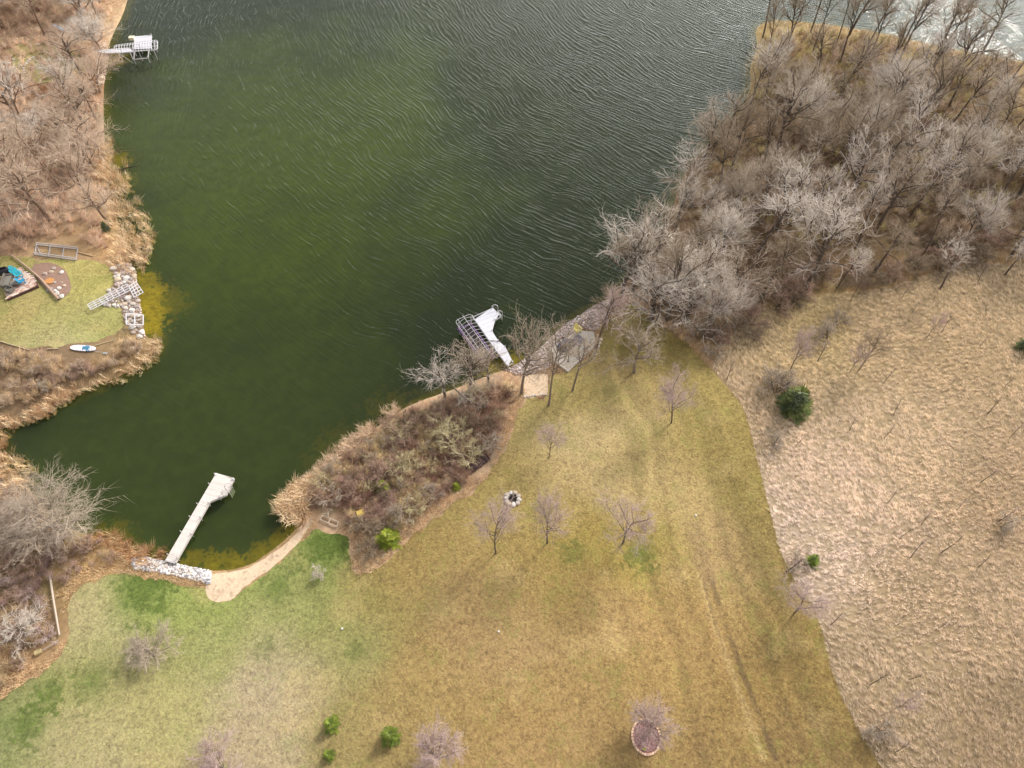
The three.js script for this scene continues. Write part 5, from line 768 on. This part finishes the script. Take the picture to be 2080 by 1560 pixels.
{ // reeds
  const r = rngOf(94), list = [], reed = tuft(430, 12, 1.5, 0.45, 0.030, 0.28);
  const band = (px, wid, n, lo, hi, tones) => { const p = px.map(([a, b]) => plane(a, b, 0)); for (let k = 0; k < n; k++) { const t = r() * (p.length - 1), i = Math.min(p.length - 2, Math.floor(t)), f = t - i, x = lerp(p[i][0], p[i + 1][0], f) + (r() - 0.5) * wid, z = lerp(p[i][1], p[i + 1][1], f) + (r() - 0.5) * wid; if (vn(x * 1.1, z * 1.1) < 0.28) continue; const c = tones[Math.floor(r() * tones.length)], s = 0.8 + 0.4 * r(); list.push([x, z, r() * 6.28, lerp(lo, hi, r()), ...col(c[0], c[1], c[2], 1.0 * s), Math.max(groundY(x, z), -0.25)]); } };
  const straw = [[226, 196, 156], [204, 172, 134], [176, 144, 108], [236, 210, 174]], rust = [[176, 132, 92], [150, 110, 76], [196, 162, 122]];
  band([[222, 345], [228, 380], [244, 420], [262, 450], [278, 490], [274, 520], [268, 540]], 4.2, 620, 0.6, 1.15, straw);
  band([[214, 290], [216, 330], [226, 370]], 2.0, 220, 0.5, 0.9, straw);
  band([[600, 1050], [592, 1030], [606, 1010], [622, 1000]], 2.4, 330, 0.7, 1.25, straw);
  band([[610, 1000], [650, 962], [702, 915], [745, 882], [785, 850], [800, 838]], 1.5, 560, 0.45, 0.85, [[204, 176, 148], [180, 150, 124], [220, 192, 160]]);
  band([[0, 950], [20, 960], [40, 985], [20, 1000], [0, 985]], 3.0, 260, 0.5, 0.9, straw);
  band([[20, 862], [60, 850], [90, 838], [120, 818], [150, 800]], 1.6, 260, 0.5, 0.85, [...straw, ...rust]);
  band([[150, 796], [215, 778], [272, 756], [314, 724], [322, 692]], 1.4, 200, 0.35, 0.7, straw);
  band([[190, 1092], [240, 1104], [290, 1124], [325, 1138]], 1.7, 260, 0.4, 0.8, rust);
  band([[5, 870], [-5, 900], [0, 930]], 2.4, 140, 0.5, 0.8, rust);
  cover('reeds', 'dry straw coloured reeds standing along the lake edge', 'reeds', reed, list, leafMat);
}
{ // twiggy undergrowth in woods, brush strip, cape and bramble patch
  const r = rngOf(95), list = [], w = new Wood();
  for (let i = 0; i < 26; i++) { const a = r() * 6.283, b = V(Math.cos(a) * 0.2 * r(), 0, Math.sin(a) * 0.2 * r()), d = aside(r, UP, r() * 0.9), e = b.clone().addScaledVector(d, 0.7 + 0.5 * r()); w.spike(b, e, 0.012); for (let k = 0; k < 3; k++) { const s = b.clone().lerp(e, 0.3 + 0.6 * r()); w.spike(s, s.clone().addScaledVector(aside(r, d, 0.7), 0.3 + 0.25 * r()), 0.008); } }
  const g = w.geo();
  const fill = (sd, box, n, tones, lo, hi) => { for (let k = 0; k < n; k++) { const x = lerp(box[0], box[1], r()), z = lerp(box[2], box[3], r()); if (sd(x, z) > -0.5 - 0.9 * vn(x * 0.8, z * 0.8) || !onView(x, z, 20) || lakeSD(x, z) < 0.8 || !clearOf(x, z)) continue; const c = tones[Math.floor(clamp(fbm(x * 0.25 + 8, z * 0.25, 3) * 1.6 - 0.3 + (r() - 0.5) * 0.35, 0, 0.999) * tones.length)], t = 0.75 + 0.5 * r(); list.push([x, z, r() * 6.28, lerp(lo, hi, r()), ...col(c[0], c[1], c[2], ALB * t * 1.7)]); } };
  fill(woodSD, [10, 108, -148, -70], 6500, [[150, 128, 106], [172, 150, 130], [132, 108, 84], [160, 144, 98], [120, 92, 76]], 0.6, 1.6);
  fill(leftWoodSD, [-105, -50, -148, -65], 3500, [[190, 158, 132], [174, 144, 122], [200, 172, 146], [150, 122, 104]], 0.6, 1.6);
  fill(brushSD, [-30, 5, -75, -30], 9000, [[140, 110, 92], [166, 140, 118], [124, 92, 80], [182, 160, 118], [150, 122, 108]], 0.6, 1.4);
  fill(capeSD, [-75, -30, -75, -45], 5000, [[150, 126, 104], [178, 152, 118], [136, 112, 96]], 0.6, 1.3);
  fill(southSD, [-75, -20, -55, -12], 7000, [[136, 112, 104], [156, 132, 116], [170, 146, 112], [120, 94, 88]], 0.5, 1.2);
  cover('undergrowth', 'low twiggy undergrowth below the trees and shrubs', 'brush', g, list, std({ color: 0xffffff, roughness: 1 }));
}
scene.traverse((o) => { if (o.isMesh) { o.castShadow = true; o.receiveShadow = true; } });
renderer.render(scene, camera);
